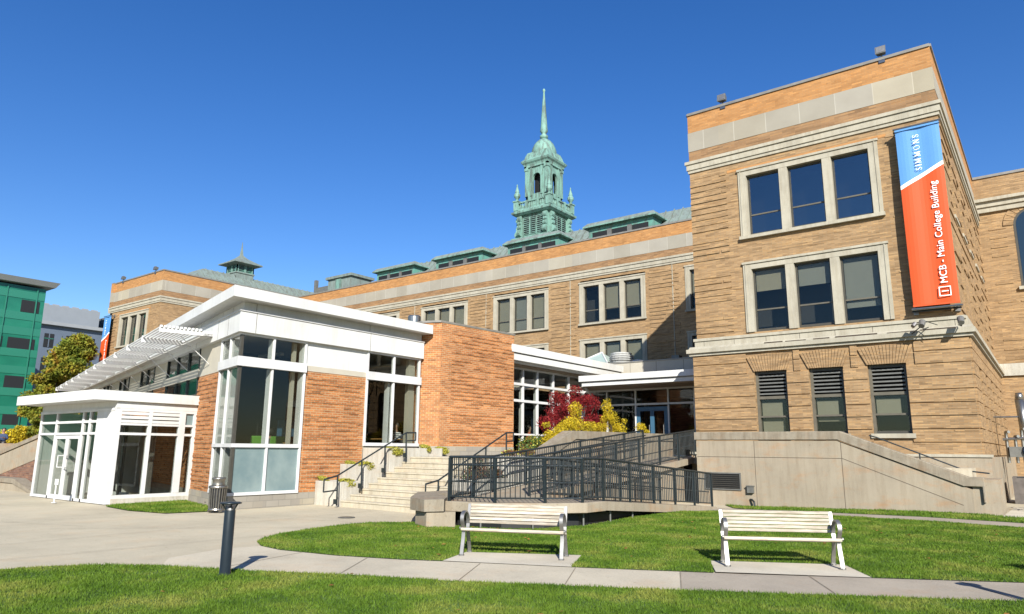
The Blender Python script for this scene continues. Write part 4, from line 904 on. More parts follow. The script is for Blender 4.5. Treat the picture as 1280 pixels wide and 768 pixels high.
s_ = MB(); s_.face([(-21.2, 32.6, 6.0), (-18.4, 32.6, 6.0), (-19.6, 34, 6.95)], 'skylight_glass'); s_.face([(-18.4, 32.6, 6.0), (-18.4, 35.4, 6.0), (-19.6, 34, 6.95)], 'skylight_glass'); s_.face([(-18.4, 35.4, 6.0), (-21.2, 35.4, 6.0), (-19.6, 34, 6.95)], 'skylight_glass'); s_.face([(-21.2, 35.4, 6.0), (-21.2, 32.6, 6.0), (-19.6, 34, 6.95)], 'skylight_glass')
s_.cube(-21.3, -18.3, 32.5, 35.5, 5.6, 6.02, 'beige_panel'); s_.tube((-18.4, 32.6, 6.02), (-19.6, 34, 6.97), .04, 'white_frame', 6); s_.tube((-21.2, 32.6, 6.02), (-19.6, 34, 6.97), .04, 'white_frame', 6); s_.build('skylight', pav)
v = MB()
for i in range(6): v.lathe((-17.85, 33, 0), [(.42+.22*math.sin((i+1)/7*3.0), 6.02+i*.115), (.46+.22*math.sin((i+1)/7*3.0), 6.07+i*.115), (.34+.2*math.sin((i+1)/7*3.0), 6.11+i*.115)], 'white_panel', 20)
v.lathe((-17.85, 33, 0), [(.3, 5.6), (.3, 6.7)], 'vent_grey', 16); v.lathe((-17.0, 33.2, 0), [(.42, 6.1), (.44, 6.2), (.2, 6.28)], 'white_panel', 16); v.build('roof_ventilator', pav)
v = MB(); v.cube(-15.0, -14.6, 33, 33.4, 5.6, 6.35, 'vent_grey'); v.build('roof_box', pav)
v = MB(); v.lathe((-18.25, 18.0, 0), [(.17, 5.8), (.17, 6.05), (.24, 6.06), (.24, 6.36), (.2, 6.4)], 'galvanised', 20); v.build('roof_flue', pav)

# glazed entrance lobby
X0, X1, Y0 = -26.65, -21.33, 9.26
FD = Fr((0, Y0, 0), 0); FR = Fr((X1, 0, 0), 90)
f = MB()
f.box(FD, -22.45, X1, .0, 2.68, -.12, 0, 'white_frame'); f.box(FR, Y0+.003, Y0+.14, .0, 2.679, -1.1, 0.003, 'white_frame')
f.box(FD, X0, X0+.12, 0, 2.64, -.12, 0, 'white_frame'); f.box(FD, X0, X1, 2.6, 2.68, -.12, .02, 'white_frame')
for z in (1.93, 2.28): f.box(FD, X0+.12, -22.45, z, z+.07, -.08, .015, 'white_frame')
for x in (-25.36, -23.42, -22.95): f.box(FD, x, x+.09, 0, 2.6, -.08, .01, 'white_frame')
f.box(FD, X0, -22.45, 0, .08, -.1, .01, 'white_frame')
f.box(FD, X0-.02, X1+.02, 2.68, 2.88, -.2, -.03, 'white_panel'); f.box(FR, Y0+.2, 12.2, 2.68, 2.88, -.2, .02, 'white_panel')
f.build('window_frame', pav)
for a, b in ((X0+.12, -25.36), (-23.33, -22.95), (-22.86, -22.45)):
    for c, d in ((.08, 1.93), (2.0, 2.28), (2.35, 2.6)): q = MB(); q.box(FD, a, b, c, d, -.04, -.034, 'clear_pane'); q.build('pane', pav)
for c, d in ((2.0, 2.28), (2.35, 2.6)): q = MB(); q.box(FD, -25.27, -23.42, c, d, -.04, -.034, 'clear_pane'); q.build('pane', pav)
for a, hs_ in ((-25.26, 1), (-24.34, -1)):
    q = MB(); frame_rect(q, lambda mb, *k: mb.box(FD, *k), a, a+.91, .03, 1.91, .1, -.07, .005, 'white_frame'); dl = q.build('door', pav)
    q = MB(); q.box(FD, a+.1, a+.81, .13, 1.81, -.035, -.03, 'clear_pane'); q.build('pane', dl)
    hx_ = a+.80 if hs_ > 0 else a+.11; q = MB(); q.path([FD.p(hx_, .95, .0), FD.p(hx_, .95, .09), FD.p(hx_-.16*hs_, .95, .09), FD.p(hx_-.16*hs_, 1.3, .09), FD.p(hx_, 1.3, .09), FD.p(hx_, 1.3, 0)], .016, 'white_frame', 6); q.build('handle', dl)
f = MB(); YB = 11.70
f.box(FR, Y0+.14, YB+.1, -.05, .14, -.14, .02, 'white_concrete'); f.box(FR, Y0+.14, YB, .14, .24, -.12, .01, 'white_frame')
f.box(FR, Y0+.14, YB, 2.6, 2.68, -.12, .015, 'white_frame'); f.box(FR, Y0+.14, YB, 1.92, 1.99, -.1, .012, 'white_frame'); f.box(FR, Y0+.14, 11.3, 2.2, 2.26, -.1, .012, 'white_frame'); f.box(FR, 11.35, YB, 2.2, 2.26, -.1, .012, 'white_frame')
for y, wd in ((10.24, .1), (11.17, .19), (11.62, .12), (Y0+.14, .05)): f.box(FR, y, y+wd, .24, 2.6, -.1, .015, 'white_frame')
f.build('window_frame', pav)
for a, b in ((Y0+.19, 10.24), (10.34, 11.17), (11.36, 11.62)):
    q = MB(); q.box(FR, a, b, .24, 1.92, -.05, -.044, 'clear_pane'); q.build('pane', pav); q = MB(); q.box(FR, a, b, 1.99, 2.2, -.05, -.044, 'clear_pane'); q.build('pane', pav)
    if b < 11.5:
        q = MB()
        for i in range(3): q.box(FR, a, b, 2.27+i*.115, 2.355+i*.115, -.07, .01-.02*0, 'white_panel')
        q.build('louvre', pav)
    else: q = MB(); q.box(FR, a, b, 2.26, 2.6, -.05, -.044, 'frosted'); q.build('pane', pav)
c = MB(); c.prism([(-27.0, 8.62), (-21.22, 8.62), (-21.2, 11.72), (-27.0, 13.3)], 2.88, 3.16, 'white_panel'); c.build('lobby_roof', pav)
w = MB(); w.cube(X0+.05, X1-.1, Y0+.1, 11.5, .0, .05, 'beige_panel'); w.box(Fr((X0, 0, 0), 90), Y0+.12, 13.1, 0, 2.65, 0, .1, 'white_panel')
for x, y in ((-23.5, 10.6), (-22.3, 10.9), (-24.6, 10.9)): w.cube(x-.05, x+.05, y-.05, y+.05, .05, 2.6, 'vent_grey')
w.cube(-25.6, -22.9, 10.58, 10.64, .05, .2, 'white_frame'); w.cube(-25.6, -22.9, 10.58, 10.64, 1.95, 2.05, 'white_frame'); w.cube(-24.4, -23.9, 10.2, 10.5, .05, .95, 'white_panel'); w.build('interior', pav)
q = MB(); q.cube(-25.2, -24.75, 9.5, 9.8, .05, .75, 'white_panel'); q.cube(-25.25, -24.7, 9.48, 9.82, .75, .79, 'white_frame'); tag(q.build('notice_stand'), 'small white cabinet standing behind the glass lobby doors', 'cabinet')

# ------------------------------------------------------------------ entrance stairs, planters
stairs = thing('entrance_stairs', (-14.7, 13.45, 0), 'pale worn concrete steps rising between stepped planters to the terrace', 'stairs')
for i in range(9):
    q = MB(); y = 13.45+.335*i; q.cube(-16.3, -13.1, y, y+.36 if i < 8 else 17.9, -.1 if i == 0 else .15*i-.05, .15*(i+1)+.003, 'stair_concrete'); q.cube(-16.3, -13.1, y-.02, y, .15*(i+1)-.04, .15*(i+1)+.003, 'stair_concrete'); bevel(q.build('step', stairs), .008)
ter = MB(); ter.prism([(-17.4, 16.4), (-16.3, 17.9), (-13.1, 17.9), (-12.7, 17.9), (-12.7, 28.2), (-17.4, 28.2)], -.1, 1.36, 'white_concrete'); tag(ter.build('terrace'), kind='structure')
def planter(x0, x1, y0, y1, z1, label):
    q = MB(); z0 = -.1; m_ = 'white_concrete'; q.cube(x0, x1, y0, y0+.09, z0, z1, m_); q.cube(x0, x1, y1-.09, y1, z0, z1, m_); q.cube(x0, x0+.09, y0+.09, y1-.09, z0, z1, m_); q.cube(x1-.09, x1, y0+.09, y1-.09, z0, z1, m_)
    t_ = thing('planter', ((x0+x1)/2, (y0+y1)/2, 0), label, 'planter', 'concrete planters beside the stairs'); bevel(q.build('box', t_), .01)
    q = MB(); q.cube(x0+.09, x1-.09, y0+.09, y1-.09, z0, z1-.06, 'soil'); q.build('soil', t_)
planter(-17.44, -16.31, 13.40, 14.28, .66, 'lowest concrete planter left of the steps, beside the brick wall')
planter(-17.44, -16.31, 14.28, 15.16, 1.13, 'middle concrete planter left of the steps')
planter(-17.44, -16.31, 15.16, 17.62, 1.62, 'tallest and longest concrete planter left of the steps under the cafe window')
planter(-13.09, -12.33, 14.5, 16.1, .82, 'low concrete planter with a reddish shrub right of the steps')
planter(-13.09, -12.33, 16.1, 17.88, 1.42, 'taller white concrete planter right of the steps behind the ramp railing')
q = MB(); q.prism([(-12.33, 14.5), (-13.09, 14.5), (-13.09, 13.3), (-11.9, 12.0), (-11.62, 11.72), (-11.05, 11.48), (-10.72, 12.05), (-11.2, 12.6), (-12.33, 13.3)], -.3, .24, 'concrete_wall')
q.prism([(-12.33, 14.5), (-13.09, 14.5), (-13.09, 13.25), (-11.98, 11.92), (-11.70, 11.62), (-11.05, 11.40), (-10.82, 11.78), (-11.3, 12.4), (-12.33, 13.2)], .265, .52, 'coping_concrete')
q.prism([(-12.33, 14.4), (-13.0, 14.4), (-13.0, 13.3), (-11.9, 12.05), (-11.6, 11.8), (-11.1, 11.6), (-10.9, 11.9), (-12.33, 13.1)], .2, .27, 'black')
tag(q.build('cheek_wall'), 'stained concrete end block of the stair wall at the foot of the steps', 'wall')
def pipe_rail(label, pts, posts, loops, brackets=()):
    t_ = thing('handrail', pts[0], label, 'handrail', 'dark pipe handrails of the stairs'); q = MB(); q.path(pts, .024, 'dark_rail', 8)
    for lp in loops: q.path(lp, .02, 'dark_rail', 8)
    q.build('rail', t_)
    for (a, b) in posts: q = MB(); q.tube(a, b, .024, 'dark_rail', 8); q.build('post', t_)
    for b in brackets: q = MB(); x, y, z = b; q.cube(x-.05, x+.05, y-.05, y+.01, z, z+.13, 'dark_rail'); q.build('mounting_plate', t_)
X = -16.1
pipe_rail('dark green handrail climbing the left side of the steps', [(X, 12.66, .75), (X, 13.1, .84), (X, 15.71, 2.09), (X, 16.13, 2.10)],
          [((X, 13.12, .86), (X, 13.14, .03)), ((X, 13.97, 1.25), (X, 14.0, .4)), ((X, 14.85, 1.67), (X, 14.87, .82)), ((X, 15.71, 2.09), (X, 15.74, 1.2))], [[(X, 12.66, .75), (X, 12.66, .42), (X, 13.12, .45)], [(X, 16.13, 2.10), (X, 16.13, 1.86), (X, 15.72, 1.84)]], [(X, 13.1, .08), (X, 13.96, .48), (X, 14.83, .9), (X, 15.7, 1.34)])
X = -13.2
pipe_rail('dark handrail on the right side of the steps beside the ramp', [(X, 13.65, .70), (X, 14.12, .78), (X, 17.07, 2.1), (X, 17.42, 2.11)],
          [((X, 14.13, .78), (X, 14.13, .40)), ((X, 16.1, 1.66), (X, 16.1, .9)), ((X, 17.07, 2.1), (X, 17.07, 1.36))], [[(X, 13.65, .7), (X, 13.65, .42), (X, 14.13, .45)], [(X, 17.42, 2.11), (X, 17.42, 1.86), (X, 17.07, 1.84)]])

# ------------------------------------------------------------------ accessibility ramp
ramp_ = thing('wheelchair_ramp', (-10, 14, 0), 'long concrete switchback ramp with overhanging landing beside the steps', 'ramp')
LAND = [(-11.12, 12.08), (-9.85, 12.33), (-8.98, 13.10), (-8.42, 13.85), (-8.38, 14.6), (-12.13, 14.9), (-11.62, 13.5)]
q = MB(); q.prism(LAND, .24, .455, 'concrete_wall'); bevel(q.build('landing', ramp_), .01)
def run(x0, x1, y0, y1, z0, z1, th, nm, mt='concrete_wall'):
    q = MB(); q.hexa([(x0, y0, z0-th), (x1, y0, z0-th), (x1, y1, z1-th), (x0, y1, z1-th), (x0, y0, z0), (x1, y0, z0), (x1, y1, z1), (x0, y1, z1)], mt); q.build(nm, ramp_)
run(-10.25, -8.38, 14.6, 21.3, .454, -.04, .2, 'lower_run')
run(-12.13, -10.45, 14.6, 24.6, .456, 1.38, .2, 'upper_run')
q = MB(); q.prism([(-12.33, 24.6), (-10.45, 24.6), (-10.0, 24.6), (-10.0, 25.0), (-10.5, 25.05), (-10.5, 28), (-12.75, 28), (-12.75, 25.8), (-12.33, 25.8)], 1.16, 1.384, 'concrete_wall'); q.build('upper_landing', ramp_)
q = MB(); q.hexa([(-12.3, 14.8, -.3), (-10.6, 14.8, -.3), (-10.6, 24.0, -.3), (-12.3, 24.0, -.3), (-12.3, 14.8, .27), (-10.6, 14.8, .27), (-10.6, 24.0, 1.12), (-12.3, 24.0, 1.12)], 'concrete_wall'); q.build('side_wall', ramp_)
q = MB(); q.cube(-10.2, -8.72, 14.4, 20.2, -.3, .0, 'black'); q.prism([(-11.0, 12.45), (-9.9, 12.65), (-9.2, 13.3), (-8.75, 14.0), (-8.72, 14.5), (-12, 14.5), (-12, 13.2)], -.3, .235, 'black'); q.cube(-10.2, -8.72, 14.4, 17.8, -.01, .17, 'black')  # black solids stand in for the deep shade of the open void under the slabs
q.build('void_shade_fill', ramp_)
for (x, y) in ((-10.3, 12.42), (-9.3, 13.0), (-8.62, 14.0), (-8.5, 15.0), (-8.5, 16.1), (-8.5, 17.3)): q = MB(); q.tube((x, y, -.3), (x, y, .25), .022, 'vent_grey', 6); q.build('support_post', ramp_)
def railing(pts, label, h=.97, inner=0, drop=.1, skip=()):
    t_ = thing('railing', pts[0], label, 'railing', 'dark picket railings of the ramp'); pts = [Vector(p) for p in pts]; top = [p+Vector((0, 0, h)) for p in pts]
    q = MB(); q.path(top, .027, 'dark_rail', 8)
    for p in top: q.lathe((p.x, p.y, 0), [(.0, p.z-.027), (.028, p.z-.01), (.028, p.z+.012), (0, p.z+.028)], 'dark_rail', 8)
    q.build('top_rail', t_); q = MB(); q.path([p+Vector((0, 0, .10)) for p in pts], .018, 'dark_rail', 6); q.build('bottom_rail', t_)
    if inner:
        q = MB(); ip = []
        for i, p in enumerate(pts):
            d = (pts[min(i+1, len(pts)-1)]-pts[max(i-1, 0)]); d.z = 0; d.normalize(); ip.append(p+Vector((-d.y, d.x, 0))*.09*inner+Vector((0, 0, h*.82)))
        q.path(ip, .02, 'dark_rail', 8)
        for a, b in zip(ip, pts): q.tube(a, b+Vector((0, 0, h*.78)), .01, 'dark_rail', 6)
        q.path([p-Vector((0, 0, h*.38)) for p in ip], .016, 'dark_rail', 6); q.build('handrail', t_)
    for p in pts: q = MB(); q.cube(p.x-.025, p.x+.025, p.y-.025, p.y+.025, p.z-drop, p.z+h-.02, 'dark_rail'); q.build('post', t_)
    for a, b in zip(pts, pts[1:]):
        L = math.hypot(b.x-a.x, b.y-a.y); n = max(1, int(L/.105)); q = MB()
        for i in range(1, n): p = a.lerp(b, i/n); q.tube(p+Vector((0, 0, .1)), p+Vector((0, 0, h-.01)), .0115, 'dark_rail', 5)
        q.build('picket_panel', t_)
def interp(x0, y0, z0, x1, y1, z1, n): return [(x0+(x1-x0)*i/n, y0+(y1-y0)*i/n, z0+(z1-z0)*i/n) for i in range(n+1)]
railing([(-11.02, 12.16, .46), (-9.90, 12.42, .455), (-9.08, 13.16, .455), (-8.55, 13.86, .45)]+interp(-8.5, 14.7, .44, -8.45, 21.1, -.03, 5), 'front picket railing around the ramp landing, behind the left bench', inner=1, drop=.12)
railing(interp(-10.15, 14.65, .45, -10.15, 21.1, -.03, 5), 'inner picket railing of the lower ramp run', inner=-1)
railing(interp(-10.62, 14.7, .46, -10.55, 25.0, 1.40, 7), 'picket railing on the near edge of the upper ramp run', inner=1)
railing([(-11.05, 12.22, .46), (-11.52, 13.6, .46)]+interp(-12.0, 15.0, .46, -12.0, 23.7, 1.36, 6), 'rear picket railing of the upper ramp run beside the planters', inner=-1)

# coping wall behind the ramp
F1 = Fr((-12.45, 0, 0), 90); q = MB()
q.wprism(F1, [(16.0, -.2), (27.2, -.2), (27.2, 2.0), (19.75, 1.96), (16.2, .62), (16.0, .62)], -.22, 0, 'concrete_wall')
q.wprism(F1, [(15.9, .80), (19.6, 2.22), (27.2, 2.28), (27.2, 2.0), (19.75, 1.96), (16.2, .62), (15.9, .62)], -.38, .05, 'coping_concrete'); tag(q.build('coping_wall'), 'thick concrete garden wall with sloping stained coping behind the ramp', 'wall')

# stair wall in front of the right wing
F2 = Fr((0, 23.35, 0), 0); sw = thing('stair_wall', (-5.8, 23.35, 0), 'long beige concrete parapet wall sloping down to the right below the near wing', 'wall')
q = MB(); q.wprism(F2, [(-9.82, -.4), (-1.95, -.4), (-1.95, .64), (-5.32, 1.95), (-9.82, 1.95)], -.3, 0, 'concrete_wall')
q.cube(-1.95, -1.32, 23.4, 25.0, -.4, .92, 'concrete_wall'); q.cube(-9.82, -9.6, 23.6, 25.05, -.4, 1.95, 'concrete_wall'); q.build('wall', sw)
q = MB(); q.wprism(F2, [(-9.88, 1.98), (-5.3, 1.98), (-2.15, .72), (-1.72, .72), (-1.72, .3), (-1.66, .3), (-1.66, .97), (-2.0, .97), (-5.22, 2.24), (-9.88, 2.24)], -.36, .05, 'coping_concrete'); bevel(q.build('coping', sw), .015)
q = MB()
for x, z in ((-7.85, 1.95), (-5.22, 1.93)): q.box(F2, x, x+.012, -.2, z, 0, .003, 'soil')
q.box(F2, -9.8, -5.22, 1.42, 1.434, 0, .003, 'soil'); q.wprism(F2, [(-5.2, 1.42), (-5.2, 1.434), (-2.2, .22), (-2.2, .206)], 0, .003, 'soil'); q.build('joint', sw)
q = MB(); q.box(F2, -9.57, -8.33, .36, .40, 0, .04, 'vent_grey'); q.box(F2, -9.57, -8.33, .88, .92, 0, .04, 'vent_grey'); q.box(F2, -8.37, -8.33, .4, .88, 0, .04, 'vent_grey'); q.box(F2, -9.57, -9.53, .4, .88, 0, .04, 'vent_grey'); q.box(F2, -9.53, -8.37, .4, .88, 0, .004, 'black')
for i in range(7): q.box(F2, -9.53, -8.37, .42+i*.065, .438+i*.065, .004, .035, 'sash')
tag(q.build('wall_louvre', sw))
q = MB(); q.box(F2, -8.12, -7.92, .30, .52, 0, .11, 'vent_grey'); q.box(F2, -8.14, -7.90, .5, .53, 0, .13, 'vent_grey'); q.build('junction_box', sw)
q = MB(); q.path([F2.p(-8.06, .09, .01), F2.p(-7.98, .09, .09), F2.p(-7.9, .03, .14), F2.p(-7.88, -.15, .15)], .03, 'dark_rail', 8); q.build('drain_pipe', sw)
q = MB()
for i in range(9): q.cube(-5.2+i*.36, -1.95, 23.65, 24.98, -.3 if i == 8 else 1.2-.15*(i+1), 1.2-.15*i if i else 1.2, 'stair_concrete')
q.cube(-9.6, -5.2, 23.65, 24.98, -.3, 1.2, 'stair_concrete'); q.build('hidden_steps', sw)
q = MB(); q.path([(-4.5, 23.85, 2.12), (-4.3, 23.85, 2.06), (-2.1, 23.85, 1.13), (-1.55, 23.85, 1.07)], .02, 'dark_rail', 8); q.tube((-3.2, 23.85, 1.58), (-3.2, 23.85, .6), .02, 'dark_rail'); q.tube((-2.1, 23.85, 1.1), (-2.1, 23.85, .5), .02, 'dark_rail'); tag(q.build('wall_handrail'), 'thin dark handrail behind the sloping coping of the long stair wall', 'handrail')
q = MB(); q.prism([(-1.3, 22.9), (3, 22.4), (3, 25.5), (-1.2, 27)], -.05, .02, 'pad_concrete'); tag(q.build('side_apron'), kind='structure')

# ------------------------------------------------------------------ benches
def ribbon(mb, pts, x, wd, th, m):
    """flat steel strap in the y-z plane"""
    pts = [Vector((0, p[0], p[1])) for p in pts]; n = len(pts); L = []
    for i in range(n):
        d = (pts[min(i+1, n-1)]-pts[max(i-1, 0)]).normalized(); nn = Vector((0, -d.z, d.y))*th/2; L.append((pts[i]+nn, pts[i]-nn))
    for (a, b), (c, d) in zip(L, L[1:]):
        X_ = Vector((x-wd/2, 0, 0)); Y_ = Vector((x+wd/2, 0, 0)); mb.hexa([b+X_, b+Y_, d+Y_, d+X_, a+X_, a+Y_, c+Y_, c+X_], m)
def spline(P, n=5):
    out = []
    for i in range(len(P)-1):
        p0 = P[max(i-1, 0)]; p1 = P[i]; p2 = P[i+1]; p3 = P[min(i+2, len(P)-1)]
        for k in range(n):
            t = k/n; out.append(tuple(.5*((2*p1[j])+(-p0[j]+p2[j])*t+(2*p0[j]-5*p1[j]+4*p2[j]-p3[j])*t*t+(-p0[j]+3*p1[j]-3*p2[j]+p3[j])*t**3) for j in (0, 1)))
    return out+[tuple(P[-1])]
def bench(x, y, ang, label):
    t_ = thing('park_bench', (0, 0, 0), label, 'bench', 'slatted benches along the path'); L = .81
    for sx in (-1, 1):
        q = MB(); X_ = sx*(L-.03)
        ribbon(q, spline([(-.24, 0), (-.215, .10), (-.17, .24), (-.155, .36), (-.20, .44), (-.245, .52), (-.225, .60), (-.14, .645), (-.03, .62), (.05, .53), (.075, .42)]), X_, .055, .022, 'steel')
        ribbon(q, spline([(.17, 0), (.14, .12), (.075, .28), (.055, .38), (.09, .5), (.16, .74)]), X_, .055, .022, 'steel')
        ribbon(q, [(-.19, .385), (-.05, .372), (.08, .365)], X_, .05, .03, 'steel'); q.lathe((X_, -.24, 0), [(.045, 0), (.045, .018)], 'steel', 10); q.lathe((X_, .17, 0), [(.045, 0), (.045, .018)], 'steel', 10)
        q.tube((X_+sx*.03, -.2, .40), (X_+sx*.05, -.2, .40), .022, 'steel', 10); q.build('end_frame', t_)
    F = Fr((0, 0, 0), 0)
    for i in range(5): q = MB(); yy = -.225+i*.062; z = .405-.012*i; q.cube(-L, L, yy, yy+.052, z-.03 if i else z-.04, z, 'bench_wood'); bevel(q.build('seat_slat', t_), .006)
    for i in range(6):
        z = .455+i*.05; yy = .065+(z-.42)*.27; q = MB(); q.hexa([(-L+.05, yy-.02, z), (L-.05, yy-.02, z), (L-.05, yy+.0, z), (-L+.05, yy+.0, z), (-L+.05, yy-.01, z+.042), (L-.05, yy-.01, z+.042), (L-.05, yy+.01, z+.042), (-L+.05, yy+.01, z+.042)], 'bench_wood'); bevel(q.build('back_slat', t_), .005)
    t_.location = (x, y, gz(x, y)+.002); t_.rotation_euler = (0, 0, R(ang)); return t_
bn = bench(-6.85, 9.09, 22.8, 'weathered slatted bench on a concrete pad in front of the ramp landing')
b2 = copy_tree(bn); b2.location = (-3.36, 10.84, .002); b2.rotation_euler = (0, 0, R(30.3)); b2['label'] = 'whiter slatted bench on the lawn in front of the long concrete stair wall'
b3 = copy_tree(bn); b3.location = (.78, 12.35, .002); b3.rotation_euler = (0, 0, R(33)); b3['label'] = 'slatted bench just outside the right edge, only its shadow on the grass shows'

# ------------------------------------------------------------------ bollard, bin
def bollard(x, y, label):
    t_ = thing('path_light', (0, 0, 0), label, 'bollard light', 'dark bollard lights by the path')
    q = MB(); q.lathe((0, 0, 0), [(.09, 0), (.09, .012), (.068, .014), (.068, .795), (.06, .80)], 'bollard_grey', 24); q.build('shaft', t_, True)
    q = MB()
    for k in range(3):
        a = 2.09*k+.4; q.tube((math.cos(a)*.052, math.sin(a)*.052, .795), (math.cos(a)*.11, math.sin(a)*.11, .885), .009, 'bollard_grey', 6)
    q.lathe((0, 0, 0), [(.0, .80), (.05, .80), (.03, .84), (0, .85)], 'steel', 16); q.build('strut', t_)
    q = MB(); q.lathe((0, 0, 0), [(.05, .868), (.135, .880), (.138, .892), (.12, .90), (.0, .905)], 'bollard_grey', 28); q.build('cap', t_, True)
    t_.location = (x, y, 0); return t_
b1 = bollard(-8.64, 5.32, 'dark grey bollard light standing in the foreground grass')
c1 = copy_tree(b1); c1.location = (-.02, 9.72, 0); c1['label'] = 'dark bollard light just outside the right edge, its shadow falling on the path'
t_ = thing('litter_bin', (-17.02, 10.1, 0), 'slatted metal litter bin with a domed lid beside the corner window', 'bin')
q = MB(); n = 20
for i in range(n):
    a = 2*math.pi*i/n; c_, s_ = math.cos(a), math.sin(a); q.tube((-17.02+c_*.185, 10.1+s_*.185, .06), (-17.02+c_*.205, 10.1+s_*.205, .60), .014, 'bin_steel', 5)
q.build('slats', t_)
q = MB(); q.lathe((-17.02, 10.1, 0), [(.17, .07), (.18, .6)], 'black', 20); q.build('liner', t_)
q = MB(); q.lathe((-17.02, 10.1, 0), [(.20, .04), (.21, .06), (.20, .09)], 'bin_steel', 24); q.lathe((-17.02, 10.1, 0), [(.225, .585), (.232, .61), (.225, .64), (.2, .65)], 'bin_steel', 24); q.build('ring', t_)
for k in range(3): q = MB(); a = 2.09*k; q.cube(-17.02+math.cos(a)*.17-.03, -17.02+math.cos(a)*.17+.03, 10.1+math.sin(a)*.17-.03, 10.1+math.sin(a)*.17+.03, 0, .05, 'bin_steel'); q.build('foot', t_)
q = MB(); q.lathe((-17.02, 10.1, 0), [(.165, .64), (.15, .68), (.15, .78), (.17, .80), (.172, .83), (.15, .845), (0, .85)], 'bin_steel', 24); q.build('lid', t_, True)
q = MB(); q.lathe((-21.0, 11.9, 0), [(.16, 0), (.2, .06), (.15, .13), (.05, .16)], 'rock', 9); rk = q.build('rock'); rk.location = (1.6, -.55, 0); tag(rk, 'small dark boulder at the lawn corner by the lobby wall', 'rock')
q = MB(); q.lathe((-13.68, 11.48, 0), [(.2, -.02), (.2, -.012)], 'vent_grey', 24); q.lathe((-13.68, 11.48, 0), [(.15, -.012), (.15, -.008)], 'sash', 24); tag(q.build('drain_cover'), 'small round metal drain cover in the paving before the steps', 'drain cover')
q = MB(); q.tube((-22.95, 8.6, 0), (-22.95, 8.6, .62), .02, 'white_panel', 8); q.cube(-23.0, -22.9, 8.57, 8.63, .5, .66, 'white_panel'); q.lathe((-22.95, 8.6, 0), [(.07, 0), (.07, .015)], 'white_panel', 10); tag(q.build('door_post'), 'short white push button post in front of the lobby doors', 'post')

# ------------------------------------------------------------------ plants
def foliage(name, parent, blobs, n, size, mats, seed, fill=.75):
    """many small leaf quads spread through overlapping ellipsoids; blobs: (x,y,z,rx,ry,rz)"""
    rg = np.random.default_rng(seed); B = np.array(blobs, float); vol = B[:, 3]*B[:, 4]*B[:, 5]; pr = vol**.75; pr /= pr.sum()
    idx = rg.choice(len(B), n, p=pr); d = rg.normal(size=(n, 3)); d /= np.linalg.norm(d, axis=1)[:, None]
    r = rg.random(n)**(1/2.2)*fill+(1-fill)*rg.random(n); lump = 1+.22*np.sin(d[:, 0]*5+B[idx, 0]*3)*np.sin(d[:, 2]*6+seed)*np.cos(d[:, 1]*5)
    Pc = B[idx, :3]+d*B[idx, 3:6]*(r*lump)[:, None]
    a = rg.normal(size=(n, 3)); a /= np.linalg.norm(a, axis=1)[:, None]; b = np.cross(a, rg.normal(size=(n, 3))); b /= np.linalg.norm(b, axis=1)[:, None]
    s = size*rg.uniform(.6, 1.35, n)[:, None]; V = np.empty((n*4, 3)); V[0::4] = Pc-a*s; V[1::4] = Pc-b*s*.55; V[2::4] = Pc+a*s; V[3::4] = Pc+b*s*.55
    mi = rg.choice(len(mats), n, p=np.array([3]+[1]*(len(mats)-1))/(2+len(mats))); off = np.array(parent_loc(parent)) if parent else 0
    o = fast_mesh(name, V-off, 4, mats, mi, parent); return o
def twigs(parent, base, tips, r0, name='branches'):
    q = MB()
    for tp in tips:
        b = Vector(base); t = Vector(tp); m1 = b.lerp(t, .45)+Vector((rnd.uniform(-.1, .1), rnd.uniform(-.1, .1), .08))*(t-b).length*.5
        q.tube(b, m1, r0, 'bark', 6, r0*.7); q.tube(m1, t, r0*.7, 'bark', 5, r0*.2)
    return q.build(name, parent)
def shrub(name, base, blobs, n, size, mats, label, cat, seed, group=None, r0=.02):
    t_ = thing(name, base, label, cat, group); twigs(t_, base, [(b[0], b[1], b[2]) for b in blobs], r0); foliage('foliage', t_, blobs, n, size, mats, seed); return t_
rb = random.Random(4)
def spread(c, rad, k, r, zs=1):
    return [(c[0]+rb.uniform(-rad[0], rad[0]), c[1]+rb.uniform(-rad[1], rad[1]), c[2]+rb.uniform(-rad[2], rad[2])*zs, r*rb.uniform(.6, 1.2), r*rb.uniform(.6, 1.2), r*rb.uniform(.5, 1.0)) for _ in range(k)]
bl = [(-14.9, 23.2, 3.35, .8, .8, .5), (-14.7, 22.3, 2.95, .7, .6, .45), (-14.9, 24.6, 3.5, .6, .7, .4), (-14.6, 21.4, 2.55, .5, .5, .4), (-14.6, 25.0, 2.7, .4, .4, .4), (-14.4, 24.0, 2.6, .6, .7, .5), (-14.8, 23.5, 3.9, .35, .35, .25)]
shrub('japanese_maple', (-14.8, 23.8, 1.36), bl+spread((-14.7, 23.3, 3.0), (.5, 1.5, .7), 16, .32), 11000, .034, ['leaf_red'], 'dark red japanese maple behind the coping wall between two yellow shrubs', 'maple', 21, r0=.035)
shrub('yellow_shrub', (-13.3, 20.6, 1.36), [(-13.2, 20.1, 2.1, .45, .55, .35), (-13.3, 21.0, 2.45, .45, .6, .35), (-13.4, 21.3, 3.0, .25, .35, .35), (-13.2, 19.3, 1.75, .4, .5, .35), (-13.2, 21.9, 2.4, .3, .4, .25)]+spread((-13.3, 20.6, 2.25), (.3, 1.3, .3), 10, .22), 10000, .026, ['leaf_yellow'], 'bright yellow shrub spilling over the low sloping end of the coping wall', 'shrub', 22, 'yellow shrubs behind the coping wall')
